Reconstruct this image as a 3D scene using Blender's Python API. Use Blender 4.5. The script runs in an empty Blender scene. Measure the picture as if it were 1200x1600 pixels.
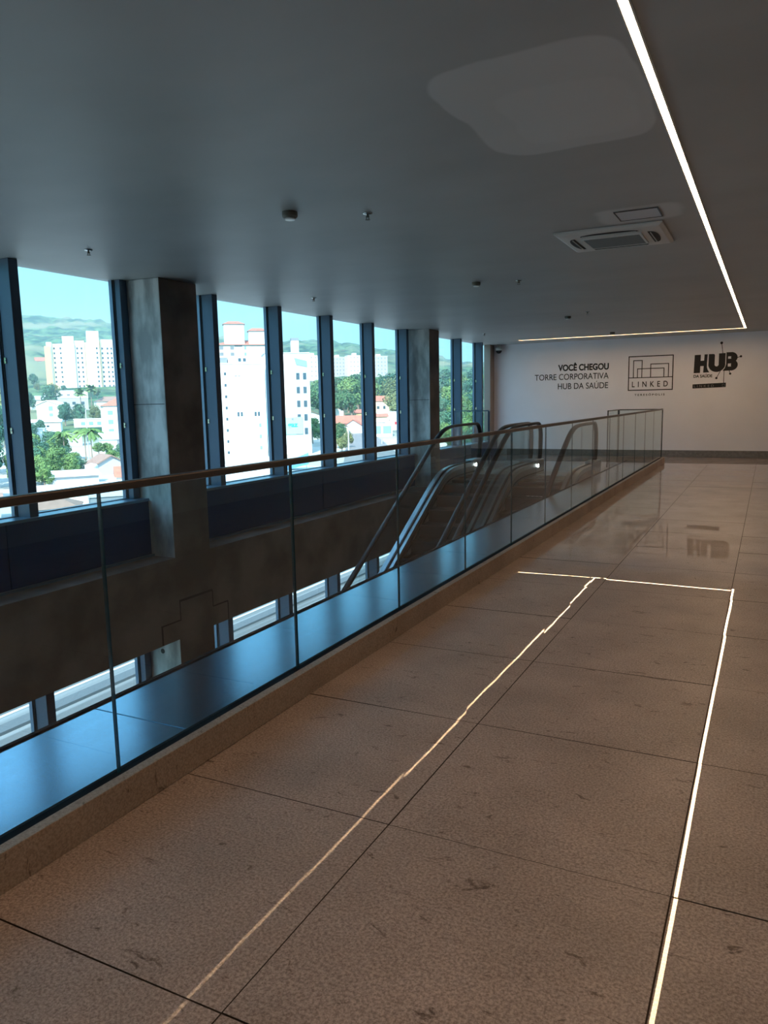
import bpy, bmesh, math, random
from mathutils import Vector, Matrix, noise

random.seed(11)
S = bpy.context.scene
COL = S.collection

# ------------------------------------------------------------------ camera
cam_d = bpy.data.cameras.new('camera')
cam = bpy.data.objects.new('camera', cam_d)
COL.objects.link(cam)
r_ = Vector((0.89388987, 0.44783385, -0.02014296))
u_ = Vector((-0.04621286, 0.13674986, 0.98952708))
f_ = Vector((-0.44589827, 0.88359737, -0.14293499))
M3 = Matrix((r_, u_, -f_)).transposed()
cam.matrix_world = Matrix.Translation((0, 0, 1.55)) @ M3.to_4x4()
cam_d.sensor_fit = 'VERTICAL'
cam_d.sensor_height = 36
cam_d.lens = 26.785
cam_d.clip_end = 6000
cam_d.clip_start = 0.05
S.camera = cam

# ------------------------------------------------------------------ view, world, sun
S.view_settings.view_transform = 'Standard'
S.view_settings.look = 'None'
S.view_settings.exposure = 1.15
S.view_settings.gamma = 1.0
S.view_settings.use_curve_mapping = False
S.cycles.transparent_max_bounces = 40
S.cycles.max_bounces = 14
S.cycles.diffuse_bounces = 5
S.cycles.glossy_bounces = 6
S.cycles.sample_clamp_indirect = 6
S.cycles.caustics_reflective = False
S.cycles.caustics_refractive = False
S.cycles.use_denoising = True

W = bpy.data.worlds.new('world')
S.world = W
W.use_nodes = True
nt = W.node_tree
nt.nodes.clear()
tc = nt.nodes.new('ShaderNodeTexCoord')
sep = nt.nodes.new('ShaderNodeSeparateXYZ')
rmp = nt.nodes.new('ShaderNodeValToRGB')
rmp.color_ramp.elements[0].position = 0.0
rmp.color_ramp.elements[0].color = (0.15, 0.48, 0.54, 1)
rmp.color_ramp.elements[1].position = 1.0
rmp.color_ramp.elements[1].color = (0.45, 0.80, 1.4, 1)
e = rmp.color_ramp.elements.new(0.10); e.color = (0.065, 0.40, 0.51, 1)
e = rmp.color_ramp.elements.new(0.24); e.color = (0.13, 0.55, 0.80, 1)
e = rmp.color_ramp.elements.new(0.5); e.color = (0.66, 1.14, 1.52, 1)
bg = nt.nodes.new('ShaderNodeBackground')
bg.inputs['Strength'].default_value = 1.05
wo = nt.nodes.new('ShaderNodeOutputWorld')
nt.links.new(tc.outputs['Generated'], sep.inputs[0])
nt.links.new(sep.outputs['Z'], rmp.inputs[0])
nt.links.new(rmp.outputs[0], bg.inputs['Color'])
nt.links.new(bg.outputs[0], wo.inputs[0])

sd = bpy.data.lights.new('sun', 'SUN')
sd.energy = 4.5
sd.angle = 0.009
sd.color = (1.0, 0.95, 0.86)
sun = bpy.data.objects.new('sun', sd)
COL.objects.link(sun)
sun.rotation_euler = Vector((0.25, -0.80, 0.72)).to_track_quat('Z', 'Y').to_euler()
sun.location = (30, -60, 60)

LED_STRENGTH = 21.5
LED_COLOR = (1.0, 0.65, 0.37)

# ------------------------------------------------------------------ materials
MATS = {}


def mat(name, color=(0.5, 0.5, 0.5), rough=0.5, metal=0.0, spec=0.5, noise_amt=0.0, scale=6.0,
        bump=0.0, bscale=None, col2=None, detail=4.0, emit=None, estr=0.0, coat=0.0, stretch=None, contrast=(0.3, 0.7)):
    if name in MATS:
        return MATS[name]
    m = bpy.data.materials.new(name)
    m.use_nodes = True
    n, l = m.node_tree.nodes, m.node_tree.links
    b = n['Principled BSDF']
    b.inputs['Base Color'].default_value = (*color, 1)
    b.inputs['Roughness'].default_value = rough
    b.inputs['Metallic'].default_value = metal
    b.inputs['Specular IOR Level'].default_value = spec
    b.inputs['Coat Weight'].default_value = coat
    if emit:
        b.inputs['Emission Color'].default_value = (*emit, 1)
        b.inputs['Emission Strength'].default_value = estr
    t = n.new('ShaderNodeTexCoord')
    mp = n.new('ShaderNodeMapping')
    l.new(t.outputs['Object'], mp.inputs[0])
    if stretch:
        mp.inputs['Scale'].default_value = stretch
    if noise_amt > 0 or col2:
        nz = n.new('ShaderNodeTexNoise')
        nz.inputs['Scale'].default_value = scale
        nz.inputs['Detail'].default_value = detail
        l.new(mp.outputs[0], nz.inputs['Vector'])
        rp = n.new('ShaderNodeValToRGB')
        c2 = col2 or tuple(c * (1 - noise_amt) for c in color)
        rp.color_ramp.elements[0].position = contrast[0]
        rp.color_ramp.elements[1].position = contrast[1]
        rp.color_ramp.elements[0].color = (*c2, 1)
        rp.color_ramp.elements[1].color = (*color, 1)
        l.new(nz.outputs['Fac'], rp.inputs[0])
        l.new(rp.outputs[0], b.inputs['Base Color'])
    if bump > 0:
        nb = n.new('ShaderNodeTexNoise')
        nb.inputs['Scale'].default_value = bscale or scale * 4
        nb.inputs['Detail'].default_value = 3
        l.new(mp.outputs[0], nb.inputs['Vector'])
        bp = n.new('ShaderNodeBump')
        bp.inputs['Strength'].default_value = bump
        bp.inputs['Distance'].default_value = 0.01
        l.new(nb.outputs['Fac'], bp.inputs['Height'])
        l.new(bp.outputs[0], b.inputs['Normal'])
    MATS[name] = m
    return m


def glass(name, tint=(0.8, 0.92, 0.92), ior=1.75, rough=0.0, wave=0.0, refl=(1, 1, 1)):
    """Clear sheet glass: tinted see-through with mirror reflection by angle; each sheet is a thin box, so
    only its outward faces reflect and the light is tinted once going in."""
    if name in MATS:
        return MATS[name]
    m = bpy.data.materials.new(name)
    m.use_nodes = True
    n, l = m.node_tree.nodes, m.node_tree.links
    n.clear()
    out = n.new('ShaderNodeOutputMaterial')
    tr = n.new('ShaderNodeBsdfTransparent')
    gl = n.new('ShaderNodeBsdfGlossy')
    gl.inputs['Roughness'].default_value = rough
    gl.inputs['Color'].default_value = (*refl, 1)
    fr = n.new('ShaderNodeFresnel')
    fr.inputs['IOR'].default_value = ior
    geo = n.new('ShaderNodeNewGeometry')
    inv = n.new('ShaderNodeMath'); inv.operation = 'SUBTRACT'
    inv.inputs[0].default_value = 1.0
    l.new(geo.outputs['Backfacing'], inv.inputs[1])
    mul = n.new('ShaderNodeMath'); mul.operation = 'MULTIPLY'
    l.new(fr.outputs[0], mul.inputs[0]); l.new(inv.outputs[0], mul.inputs[1])
    mc = n.new('ShaderNodeMix'); mc.data_type = 'RGBA'
    mc.inputs['A'].default_value = (*tint, 1)
    mc.inputs['B'].default_value = (1, 1, 1, 1)
    l.new(geo.outputs['Backfacing'], mc.inputs['Factor'])
    l.new(mc.outputs['Result'], tr.inputs['Color'])
    mx = n.new('ShaderNodeMixShader')
    l.new(mul.outputs[0], mx.inputs[0])
    l.new(tr.outputs[0], mx.inputs[1]); l.new(gl.outputs[0], mx.inputs[2])
    l.new(mx.outputs[0], out.inputs[0])
    if wave > 0:
        t = n.new('ShaderNodeTexCoord')
        nb = n.new('ShaderNodeTexNoise'); nb.inputs['Scale'].default_value = 1.6
        nb.inputs['Detail'].default_value = 1.0
        l.new(t.outputs['Object'], nb.inputs['Vector'])
        bp = n.new('ShaderNodeBump'); bp.inputs['Strength'].default_value = wave
        bp.inputs['Distance'].default_value = 0.01
        l.new(nb.outputs['Fac'], bp.inputs['Height'])
        l.new(bp.outputs[0], gl.inputs['Normal'])
    MATS[name] = m
    return m


def emitter(name, color, strength):
    m = bpy.data.materials.new(name)
    m.use_nodes = True
    n, l = m.node_tree.nodes, m.node_tree.links
    n.clear()
    out = n.new('ShaderNodeOutputMaterial')
    em = n.new('ShaderNodeEmission')
    em.inputs[0].default_value = (*color, 1)
    em.inputs[1].default_value = strength
    l.new(em.outputs[0], out.inputs[0])
    MATS[name] = m
    return m


def granite(name, rough, coat=0.0, base=(0.36, 0.28, 0.23), dark=(0.21, 0.155, 0.125), spec=0.5, bump=0.02):
    """Speckled beige granite: fine grain, cloudy veins and small dark scratches."""
    m = bpy.data.materials.new(name)
    m.use_nodes = True
    n, l = m.node_tree.nodes, m.node_tree.links
    b = n['Principled BSDF']
    t = n.new('ShaderNodeTexCoord')
    n1 = n.new('ShaderNodeTexNoise'); n1.inputs['Scale'].default_value = 105; n1.inputs['Detail'].default_value = 6
    n1.inputs['Roughness'].default_value = 0.75
    n2 = n.new('ShaderNodeTexNoise'); n2.inputs['Scale'].default_value = 2.2; n2.inputs['Detail'].default_value = 5
    n3 = n.new('ShaderNodeTexNoise'); n3.inputs['Scale'].default_value = 9; n3.inputs['Detail'].default_value = 9
    n3.inputs['Roughness'].default_value = 0.7; n3.inputs['Distortion'].default_value = 0.8
    mp = n.new('ShaderNodeMapping'); mp.inputs['Scale'].default_value = (1.0, 2.2, 1.0)
    mp.inputs['Rotation'].default_value = (0, 0, 0.5)
    l.new(t.outputs['Object'], n1.inputs['Vector']); l.new(t.outputs['Object'], n2.inputs['Vector'])
    l.new(t.outputs['Object'], mp.inputs[0]); l.new(mp.outputs[0], n3.inputs['Vector'])
    r1 = n.new('ShaderNodeValToRGB')
    r1.color_ramp.elements[0].position = 0.40; r1.color_ramp.elements[0].color = (*dark, 1)
    r1.color_ramp.elements[1].position = 0.60; r1.color_ramp.elements[1].color = (*base, 1)
    l.new(n1.outputs['Fac'], r1.inputs[0])
    r2 = n.new('ShaderNodeValToRGB')
    r2.color_ramp.elements[0].position = 0.3; r2.color_ramp.elements[0].color = (0.80, 0.78, 0.76, 1)
    r2.color_ramp.elements[1].position = 0.75; r2.color_ramp.elements[1].color = (1.12, 1.1, 1.08, 1)
    l.new(n2.outputs['Fac'], r2.inputs[0])
    r3 = n.new('ShaderNodeValToRGB')
    r3.color_ramp.elements[0].position = 0.335; r3.color_ramp.elements[0].color = (0.38, 0.34, 0.32, 1)
    r3.color_ramp.elements[1].position = 0.40; r3.color_ramp.elements[1].color = (1, 1, 1, 1)
    l.new(n3.outputs['Fac'], r3.inputs[0])
    a = n.new('ShaderNodeMix'); a.data_type = 'RGBA'; a.blend_type = 'MULTIPLY'; a.inputs['Factor'].default_value = 1
    l.new(r1.outputs[0], a.inputs['A']); l.new(r2.outputs[0], a.inputs['B'])
    c = n.new('ShaderNodeMix'); c.data_type = 'RGBA'; c.blend_type = 'MULTIPLY'; c.inputs['Factor'].default_value = 1
    l.new(a.outputs['Result'], c.inputs['A']); l.new(r3.outputs[0], c.inputs['B'])
    l.new(c.outputs['Result'], b.inputs['Base Color'])
    b.inputs['Roughness'].default_value = rough
    b.inputs['Specular IOR Level'].default_value = spec
    b.inputs['Coat Weight'].default_value = coat
    b.inputs['Coat Roughness'].default_value = 0.004
    b.inputs['Coat IOR'].default_value = 1.35
    if bump:
        bp = n.new('ShaderNodeBump'); bp.inputs['Strength'].default_value = bump
        bp.inputs['Distance'].default_value = 0.004
        l.new(n1.outputs['Fac'], bp.inputs['Height'])
        l.new(bp.outputs[0], b.inputs['Normal'])
        if coat:
            # long soft undulation of the polish
            n4 = n.new('ShaderNodeTexNoise'); n4.inputs['Scale'].default_value = 2.4; n4.inputs['Detail'].default_value = 1.0
            l.new(t.outputs['Object'], n4.inputs['Vector'])
            b2 = n.new('ShaderNodeBump'); b2.inputs['Strength'].default_value = 0.003
            b2.inputs['Distance'].default_value = 0.006
            l.new(n4.outputs['Fac'], b2.inputs['Height'])
            l.new(b2.outputs[0], b.inputs['Coat Normal'])
    MATS[name] = m
    return m


M_FLOOR = granite('polished_granite', 0.42, coat=1.0, spec=0.3, base=(0.58, 0.475, 0.445), dark=(0.27, 0.21, 0.19))
M_CURB = granite('honed_granite', 0.5, base=(0.40, 0.33, 0.28), dark=(0.25, 0.20, 0.17), spec=0.3)
M_LAND = granite('grey_granite', 0.35, coat=0.6, base=(0.26, 0.24, 0.22), dark=(0.17, 0.155, 0.14))
M_GROUT = mat('grout', (0.05, 0.035, 0.028), 0.9, spec=0.1)
M_WALL = mat('white_wall_paint', (0.89, 0.885, 0.95), 0.7, noise_amt=0.04, scale=1.5)
M_BASE = mat('grey_stone_skirting', (0.24, 0.235, 0.23), 0.5, noise_amt=0.3, scale=20)
M_DARKWALL = mat('dark_wall_paint', (0.62, 0.61, 0.62), 0.8)
M_CONC = mat('raw_concrete', (0.66, 0.67, 0.66), 0.82, noise_amt=0.5, contrast=(.38, .62), scale=3.4, detail=8, bump=0.3, bscale=26, stretch=(1.6, 1.6, 0.6))
M_CONCB = mat('beam_and_shaded_side_concrete', (0.24, 0.20, 0.185), 0.85, noise_amt=0.45, contrast=(.38, .62), scale=1.6, detail=7, bump=0.2, bscale=22)
M_FRAME = mat('slate_blue_aluminium', (0.055, 0.088, 0.14), 0.42, metal=0.2)
M_FRAMEL = mat('pale_blue_aluminium', (0.13, 0.19, 0.27), 0.4, metal=0.3)
M_GASKET = mat('black_gasket', (0.01, 0.012, 0.018), 0.6)
M_NAVY = mat('navy_spandrel_panel', (0.004, 0.032, 0.13), 0.45, metal=0.0, spec=0.25)
M_SILL = mat('blue_sill_metal', (0.16, 0.26, 0.36), 0.35, metal=0.7)
M_LEDGE = mat('steel_blue_sheet_metal', (0.20, 0.34, 0.50), 0.19, metal=1.0, noise_amt=0.08, scale=3, stretch=(6, 0.6, 1))
M_CHAN = mat('black_glass_channel', (0.006, 0.007, 0.014), 0.8, spec=0.1)
M_RAIL = mat('bronze_handrail_cap', (0.11, 0.09, 0.082), 0.36, metal=0.85)
M_EDGE = mat('green_glass_edge', (0.02, 0.05, 0.06), 0.2, spec=0.6)
M_EDGEB = mat('dark_glass_edge', (0.012, 0.016, 0.018), 0.3)
M_GLASS = glass('balustrade_glass', (0.80, 0.90, 0.89), 1.64, wave=0.05)
M_WGLASS = glass('facade_glass', (0.86, 0.97, 0.985), 1.5)
M_EGLASS = glass('escalator_glass', (0.72, 0.83, 0.84), 1.6)
M_RUBBER = mat('black_rubber', (0.008, 0.008, 0.010), 0.42, spec=0.3)
M_STEEL = mat('brushed_steel', (0.46, 0.50, 0.53), 0.30, metal=1.0, noise_amt=0.1, scale=30, stretch=(1, 0.1, 8))
M_SKIRT = mat('grey_skirt_metal', (0.30, 0.30, 0.29), 0.42, metal=0.8)
M_STEP = mat('dark_step_metal', (0.030, 0.027, 0.027), 0.55, metal=0.3)
M_STEPE = mat('step_edge_metal', (0.07, 0.065, 0.062), 0.5, metal=0.5)
M_TRUSS = mat('dark_truss_cladding', (0.10, 0.11, 0.12), 0.5, metal=0.4)
M_WPLAST = mat('white_plastic', (0.62, 0.62, 0.60), 0.5)
M_GPLAST = mat('grey_grille', (0.17, 0.18, 0.18), 0.6)
M_BLACK = mat('black_vinyl', (0.008, 0.007, 0.008), 0.6)
M_GREYTX = mat('grey_outline_vinyl', (0.26, 0.25, 0.25), 0.6)
M_BRONZE = mat('bronze_housing', (0.12, 0.11, 0.09), 0.45, metal=0.5)
M_CHROME = mat('chrome', (0.6, 0.62, 0.62), 0.15, metal=1.0)
M_LENS = mat('white_lens', (0.85, 0.87, 0.85), 0.3)
M_LED = emitter('warm_led_diffuser', LED_COLOR, LED_STRENGTH)
M_LAMPW = emitter('white_step_lamp', (0.95, 1.0, 0.98), 6.0)


def ceiling_mat():
    m = bpy.data.materials.new('ceiling_paint')
    m.use_nodes = True
    n, l = m.node_tree.nodes, m.node_tree.links
    b = n['Principled BSDF']
    b.inputs['Roughness'].default_value = 0.5
    b.inputs['Specular IOR Level'].default_value = 0.5
    t = n.new('ShaderNodeTexCoord')
    nz = n.new('ShaderNodeTexNoise'); nz.inputs['Scale'].default_value = 0.8; nz.inputs['Detail'].default_value = 5
    mp = n.new('ShaderNodeMapping'); mp.inputs['Scale'].default_value = (1.0, 1.6, 1.0); mp.inputs['Rotation'].default_value = (0, 0, 0.4)
    l.new(t.outputs['Object'], mp.inputs[0]); l.new(mp.outputs[0], nz.inputs['Vector'])
    base = n.new('ShaderNodeValToRGB')
    base.color_ramp.elements[0].position = 0.3; base.color_ramp.elements[0].color = (0.36, 0.365, 0.355, 1)
    base.color_ramp.elements[1].position = 0.75; base.color_ramp.elements[1].color = (0.43, 0.435, 0.425, 1)
    l.new(nz.outputs['Fac'], base.inputs[0])
    last = base.outputs[0]
    nw = n.new('ShaderNodeTexNoise'); nw.inputs['Scale'].default_value = 1.7; nw.inputs['Detail'].default_value = 2
    l.new(t.outputs['Object'], nw.inputs['Vector'])
    off = n.new('ShaderNodeVectorMath'); off.operation = 'MULTIPLY_ADD'
    off.inputs[1].default_value = (0.16, 0.16, 0.0); off.inputs[2].default_value = (-0.08, -0.08, 0.0)
    l.new(nw.outputs['Color'], off.inputs[0])
    add = n.new('ShaderNodeVectorMath'); add.operation = 'ADD'
    l.new(t.outputs['Object'], add.inputs[0]); l.new(off.outputs[0], add.inputs[1])
    # reflected light painted in paler (first two), filler round the hatch (third): (centre x, y, half x, half y, softness, strength)
    for (cx, cy, hx, hy, soft, st, rot) in ((-1.10, 4.20, 0.50, 0.70, 0.06, 0.50, 0.0), (-1.02, 4.34, 0.34, 0.42, 0.16, 0.18, 0.0), (-1.05, 6.92, 0.34, 0.28, 0.30, 0.55, 0.0)):
        m2 = n.new('ShaderNodeMapping'); m2.vector_type = 'TEXTURE'
        m2.inputs['Location'].default_value = (cx, cy, 0); m2.inputs['Scale'].default_value = (hx, hy, 1)
        m2.inputs['Rotation'].default_value = (0, 0, rot)
        l.new(add.outputs[0], m2.inputs[0])
        sp = n.new('ShaderNodeSeparateXYZ'); l.new(m2.outputs[0], sp.inputs[0])
        pw = []
        for ax in 'XY':
            ab = n.new('ShaderNodeMath'); ab.operation = 'ABSOLUTE'; l.new(sp.outputs[ax], ab.inputs[0])
            p4 = n.new('ShaderNodeMath'); p4.operation = 'POWER'; p4.inputs[1].default_value = 5.0
            l.new(ab.outputs[0], p4.inputs[0]); pw.append(p4)
        sm = n.new('ShaderNodeMath'); sm.operation = 'ADD'
        l.new(pw[0].outputs[0], sm.inputs[0]); l.new(pw[1].outputs[0], sm.inputs[1])
        mr = n.new('ShaderNodeMapRange'); mr.interpolation_type = 'SMOOTHSTEP'
        mr.inputs['From Min'].default_value = 1.0 - soft * 2; mr.inputs['From Max'].default_value = 1.0 + soft * 2
        mr.inputs['To Min'].default_value = st; mr.inputs['To Max'].default_value = 0.0
        l.new(sm.outputs[0], mr.inputs[0])
        mx = n.new('ShaderNodeMix'); mx.data_type = 'RGBA'
        l.new(mr.outputs[0], mx.inputs['Factor']); l.new(last, mx.inputs['A'])
        mx.inputs['B'].default_value = (0.72, 0.72, 0.71, 1)
        last = mx.outputs['Result']
    l.new(last, b.inputs['Base Color'])
    return m


M_CEIL = ceiling_mat()


# ------------------------------------------------------------------ mesh helpers
class MB:
    def __init__(s):
        s.v, s.f, s.mi = [], [], []

    def add(s, vs, fs, mi=0):
        o = len(s.v)
        s.v += [tuple(v) for v in vs]
        s.f += [tuple(o + i for i in f) for f in fs]
        s.mi += [mi] * len(fs)
        return s

    def box(s, x0, x1, y0, y1, z0, z1, mi=0, T=None):
        vs = [(x0, y0, z0), (x1, y0, z0), (x1, y1, z0), (x0, y1, z0), (x0, y0, z1), (x1, y0, z1), (x1, y1, z1), (x0, y1, z1)]
        if T:
            vs = [T @ Vector(v) for v in vs]
        return s.add(vs, [(0, 3, 2, 1), (4, 5, 6, 7), (0, 1, 5, 4), (1, 2, 6, 5), (2, 3, 7, 6), (3, 0, 4, 7)], mi)

    def cyl(s, c, r0, r1, h, n=24, mi=0, axis='z', T=None):
        vs, fs = [], []
        for k, (r, z) in enumerate(((r0, 0), (r1, h))):
            for i in range(n):
                a = 2 * math.pi * i / n
                p = (r * math.cos(a), r * math.sin(a), z)
                if axis == 'y':
                    p = (p[0], p[2], p[1])
                if axis == 'x':
                    p = (p[2], p[0], p[1])
                p = Vector(c) + Vector(p)
                vs.append(T @ p if T else p)
        for i in range(n):
            j = (i + 1) % n
            fs.append((i, j, n + j, n + i))
        fs.append(tuple(range(n))[::-1]); fs.append(tuple(range(n, 2 * n)))
        return s.add(vs, fs, mi)

    def lathe(s, c, prof, n=24, mi=0):
        vs, fs = [], []
        m = len(prof)
        for r, z in prof:
            for i in range(n):
                a = 2 * math.pi * i / n
                vs.append((c[0] + r * math.cos(a), c[1] + r * math.sin(a), c[2] + z))
        for k in range(m - 1):
            for i in range(n):
                j = (i + 1) % n
                fs.append((k * n + i, k * n + j, (k + 1) * n + j, (k + 1) * n + i))
        return s.add(vs, fs, mi)

    def prism_yz(s, pts, x0, x1, mi=0):
        """polygon in YZ extruded along X"""
        n = len(pts)
        vs = [(x0, y, z) for y, z in pts] + [(x1, y, z) for y, z in pts]
        fs = [tuple(range(n)), tuple(range(2 * n - 1, n - 1, -1))]
        for i in range(n):
            j = (i + 1) % n
            fs.append((i, n + i, n + j, j))
        return s.add(vs, fs, mi)

    def prism_xz(s, pts, y0, y1, mi=0, T=None):
        n = len(pts)
        vs = [(x, y0, z) for x, z in pts] + [(x, y1, z) for x, z in pts]
        if T:
            vs = [T @ Vector(v) for v in vs]
        fs = [tuple(range(n)), tuple(range(2 * n - 1, n - 1, -1))]
        for i in range(n):
            j = (i + 1) % n
            fs.append((j, n + j, n + i, i))
        return s.add(vs, fs, mi)

    def ribbon(s, lo, hi, x0, x1, mi=0):
        """band between two YZ polylines (same length), extruded X: closed solid"""
        n = len(lo)
        vs = []
        for (y, z), (Y, Z) in zip(lo, hi):
            vs += [(x0, y, z), (x1, y, z), (x1, Y, Z), (x0, Y, Z)]
        fs = []
        for i in range(n - 1):
            a, b = 4 * i, 4 * i + 4
            for k in range(4):
                k2 = (k + 1) % 4
                fs.append((a + k, a + k2, b + k2, b + k))
        fs.append((3, 2, 1, 0)); fs.append(tuple(4 * (n - 1) + k for k in range(4)))
        return s.add(vs, fs, mi)

    def sweep(s, path, x, w, h, mi=0, n=10):
        """elliptic section (w along X, h across) along a YZ path"""
        vs, fs = [], []
        m = len(path)
        for i, (y, z) in enumerate(path):
            a = path[max(0, i - 1)]; b = path[min(m - 1, i + 1)]
            dy, dz = b[0] - a[0], b[1] - a[1]
            L = math.hypot(dy, dz) or 1
            ny, nz = -dz / L, dy / L
            for k in range(n):
                t = 2 * math.pi * k / n
                cx = math.copysign(abs(math.cos(t)) ** 0.6, math.cos(t)) * w / 2
                cn = math.copysign(abs(math.sin(t)) ** 0.6, math.sin(t)) * h / 2
                vs.append((x + cx, y + ny * cn, z + nz * cn))
        for i in range(m - 1):
            for k in range(n):
                k2 = (k + 1) % n
                fs.append((i * n + k, i * n + k2, (i + 1) * n + k2, (i + 1) * n + k))
        fs.append(tuple(range(n))[::-1]); fs.append(tuple((m - 1) * n + k for k in range(n)))
        return s.add(vs, fs, mi)

    def build(s, name, mats, parent=None, smooth=False, bevel=0.0, fix=False):
        me = bpy.data.meshes.new(name)
        me.from_pydata(s.v, [], s.f)
        for m in (mats if isinstance(mats, (list, tuple)) else [mats]):
            me.materials.append(m)
        me.polygons.foreach_set('material_index', s.mi)
        if fix:
            bm = bmesh.new(); bm.from_mesh(me)
            bmesh.ops.recalc_face_normals(bm, faces=bm.faces); bm.to_mesh(me); bm.free()
        if smooth:
            me.polygons.foreach_set('use_smooth', [True] * len(me.polygons))
        me.update()
        o = bpy.data.objects.new(name, me)
        COL.objects.link(o)
        if parent:
            o.parent = parent
        if bevel:
            bv = o.modifiers.new('bevel', 'BEVEL'); bv.width = bevel; bv.segments = 2; bv.limit_method = 'ANGLE'
        return o


def empty(name, loc=(0, 0, 0), rz=0.0):
    o = bpy.data.objects.new(name, None)
    o.empty_display_size = 0.1
    COL.objects.link(o)
    o.location = loc
    o.rotation_euler = (0, 0, rz)
    return o


def tag(o, label, cat, group=None, kind=None):
    o['label'] = label
    o['category'] = cat
    if group:
        o['group'] = group
    if kind:
        o['kind'] = kind
    return o


def struct(o, label=None, cat=None):
    o['kind'] = 'structure'
    if label:
        o['label'] = label
    if cat:
        o['category'] = cat
    return o


def copy_tree(o, parent=None):
    c = o.copy()
    COL.objects.link(c)
    if parent:
        c.parent = parent
    for ch in list(o.children):
        copy_tree(ch, c)
    return c


def text_obj(body, name, m, x0, z0, width=None, cap=0.17, bold=0.0, y=0.0, depth=0.004, spacing=1.0, parent=None, right=None, squash=True):
    """lettering lying on a wall that faces -Y; returns a mesh object"""
    cu = bpy.data.curves.new(name, 'FONT')
    cu.body = body
    cu.size = 1.0
    cu.offset = bold
    cu.space_character = spacing
    cu.extrude = 0.0
    tmp = bpy.data.objects.new(name + '_curve', cu)
    COL.objects.link(tmp)
    bpy.context.view_layer.update()
    dg = bpy.context.evaluated_depsgraph_get()
    me = bpy.data.meshes.new_from_object(tmp.evaluated_get(dg))
    bpy.data.objects.remove(tmp)
    bpy.data.curves.remove(cu)
    xs = [v.co.x for v in me.vertices]
    w = max(xs) - min(xs)
    sz = cap / 0.73
    sx = (width / w) if width else sz
    if right is not None:
        x0 = right - w * sx
    mn = min(xs)
    for v in me.vertices:
        v.co = Vector(((v.co.x - mn) * sx + x0, 0, v.co.y * sz + z0))
    bm = bmesh.new(); bm.from_mesh(me)
    geo = bmesh.ops.extrude_face_region(bm, geom=bm.faces[:])
    for v in [g for g in geo['geom'] if isinstance(g, bmesh.types.BMVert)]:
        v.co.y -= depth
    for v in bm.verts:
        v.co.y += y
    bmesh.ops.recalc_face_normals(bm, faces=bm.faces)
    bm.to_mesh(me); bm.free()
    me.name = name
    me.materials.clear()
    me.materials.append(m)
    o = bpy.data.objects.new(name, me)
    COL.objects.link(o)
    if parent:
        o.parent = parent
    return o


def split_letters(o, name='letter'):
    """one mesh per letter (an accent stays with its letter)"""
    bm = bmesh.new(); bm.from_mesh(o.data)
    seen, isl = set(), []
    for v in bm.verts:
        if v.index in seen: continue
        st, comp = [v], []
        seen.add(v.index)
        while st:
            q = st.pop(); comp.append(q)
            for e_ in q.link_edges:
                w_ = e_.other_vert(q)
                if w_.index not in seen:
                    seen.add(w_.index); st.append(w_)
        xs = [q.co.x for q in comp]
        isl.append([min(xs), max(xs), set(q.index for q in comp)])
    isl.sort(key=lambda t: t[0])
    mer = []
    for a, b, c in isl:
        if mer and a < mer[-1][1] - .25 * min(b - a, mer[-1][1] - mer[-1][0]):
            mer[-1][1] = max(mer[-1][1], b); mer[-1][2] |= c
        else:
            mer.append([a, b, c])
    mt = o.data.materials[0]
    for a, b, c in mer:
        idx = {k: i for i, k in enumerate(sorted(c))}
        me = bpy.data.meshes.new(name)
        bm.verts.ensure_lookup_table()
        me.from_pydata([tuple(bm.verts[k].co) for k in sorted(c)], [], [tuple(idx[v.index] for v in f.verts) for f in bm.faces if f.verts[0].index in c])
        me.materials.append(mt)
        n_ = bpy.data.objects.new(name, me); COL.objects.link(n_)
        n_.parent = o.parent; n_.location = o.location
    bm.free()
    bpy.data.objects.remove(o)


# ================================================================== STRUCTURE
ZC = 3.06          # ceiling
YE = 20.9          # end wall
YB = -4.2          # back wall
XR = 3.2           # right wall
XF = -6.90         # inner face of the mullions
XB = -6.50         # inner face of beam and columns
ZL = -4.6          # lower storey floor
GX = -2.22         # balustrade glass
YEND = 18.85       # end of the balustrade


def tile_floor():
    mb = MB()
    rnd = random.Random(5)
    g = 0.0025
    px, py = 0.985, 0.975
    x0s = [-2.175 + px * k for k in range(-5, 6)]
    y0 = 1.37 - 6 * py
    for xs in x0s:
        for k in range(0, 28):
            ys = y0 + py * k
            X0, X1, Y0, Y1 = xs + g, xs + px - g, ys + g, ys + py - g
            X1 = min(X1, XR); Y0 = max(Y0, YB); Y1 = min(Y1, YE)
            if X1 - X0 < .02 or Y1 - Y0 < .02:
                continue
            if xs < -2.3 and Y1 < YEND + .1:
                continue
            if xs < -2.3:
                Y0 = max(Y0, YEND + .12)
                X0 = max(X0, -6.9)
                if X1 <= X0: continue
            z = [rnd.uniform(-.0016, 0.0016) for _ in range(4)]
            N = 3
            vs = []
            cr = rnd.uniform(-.0001, .0003)
            for a in range(N + 1):
                for b in range(N + 1):
                    u, v = a / N, b / N
                    zz = z[0] * (1 - u) * (1 - v) + z[1] * u * (1 - v) + z[2] * u * v + z[3] * (1 - u) * v
                    zz += cr * 4 * (u * (1 - u) + v * (1 - v)) * .5
                    vs.append((X0 + (X1 - X0) * u, Y0 + (Y1 - Y0) * v, zz))
            fs = [(a * (N + 1) + b, (a + 1) * (N + 1) + b, (a + 1) * (N + 1) + b + 1, a * (N + 1) + b + 1) for a in range(N) for b in range(N)]
            mb.add(vs, fs, 0)
    o = mb.build('floor', [M_FLOOR, M_GROUT], smooth=True)
    return o


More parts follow.
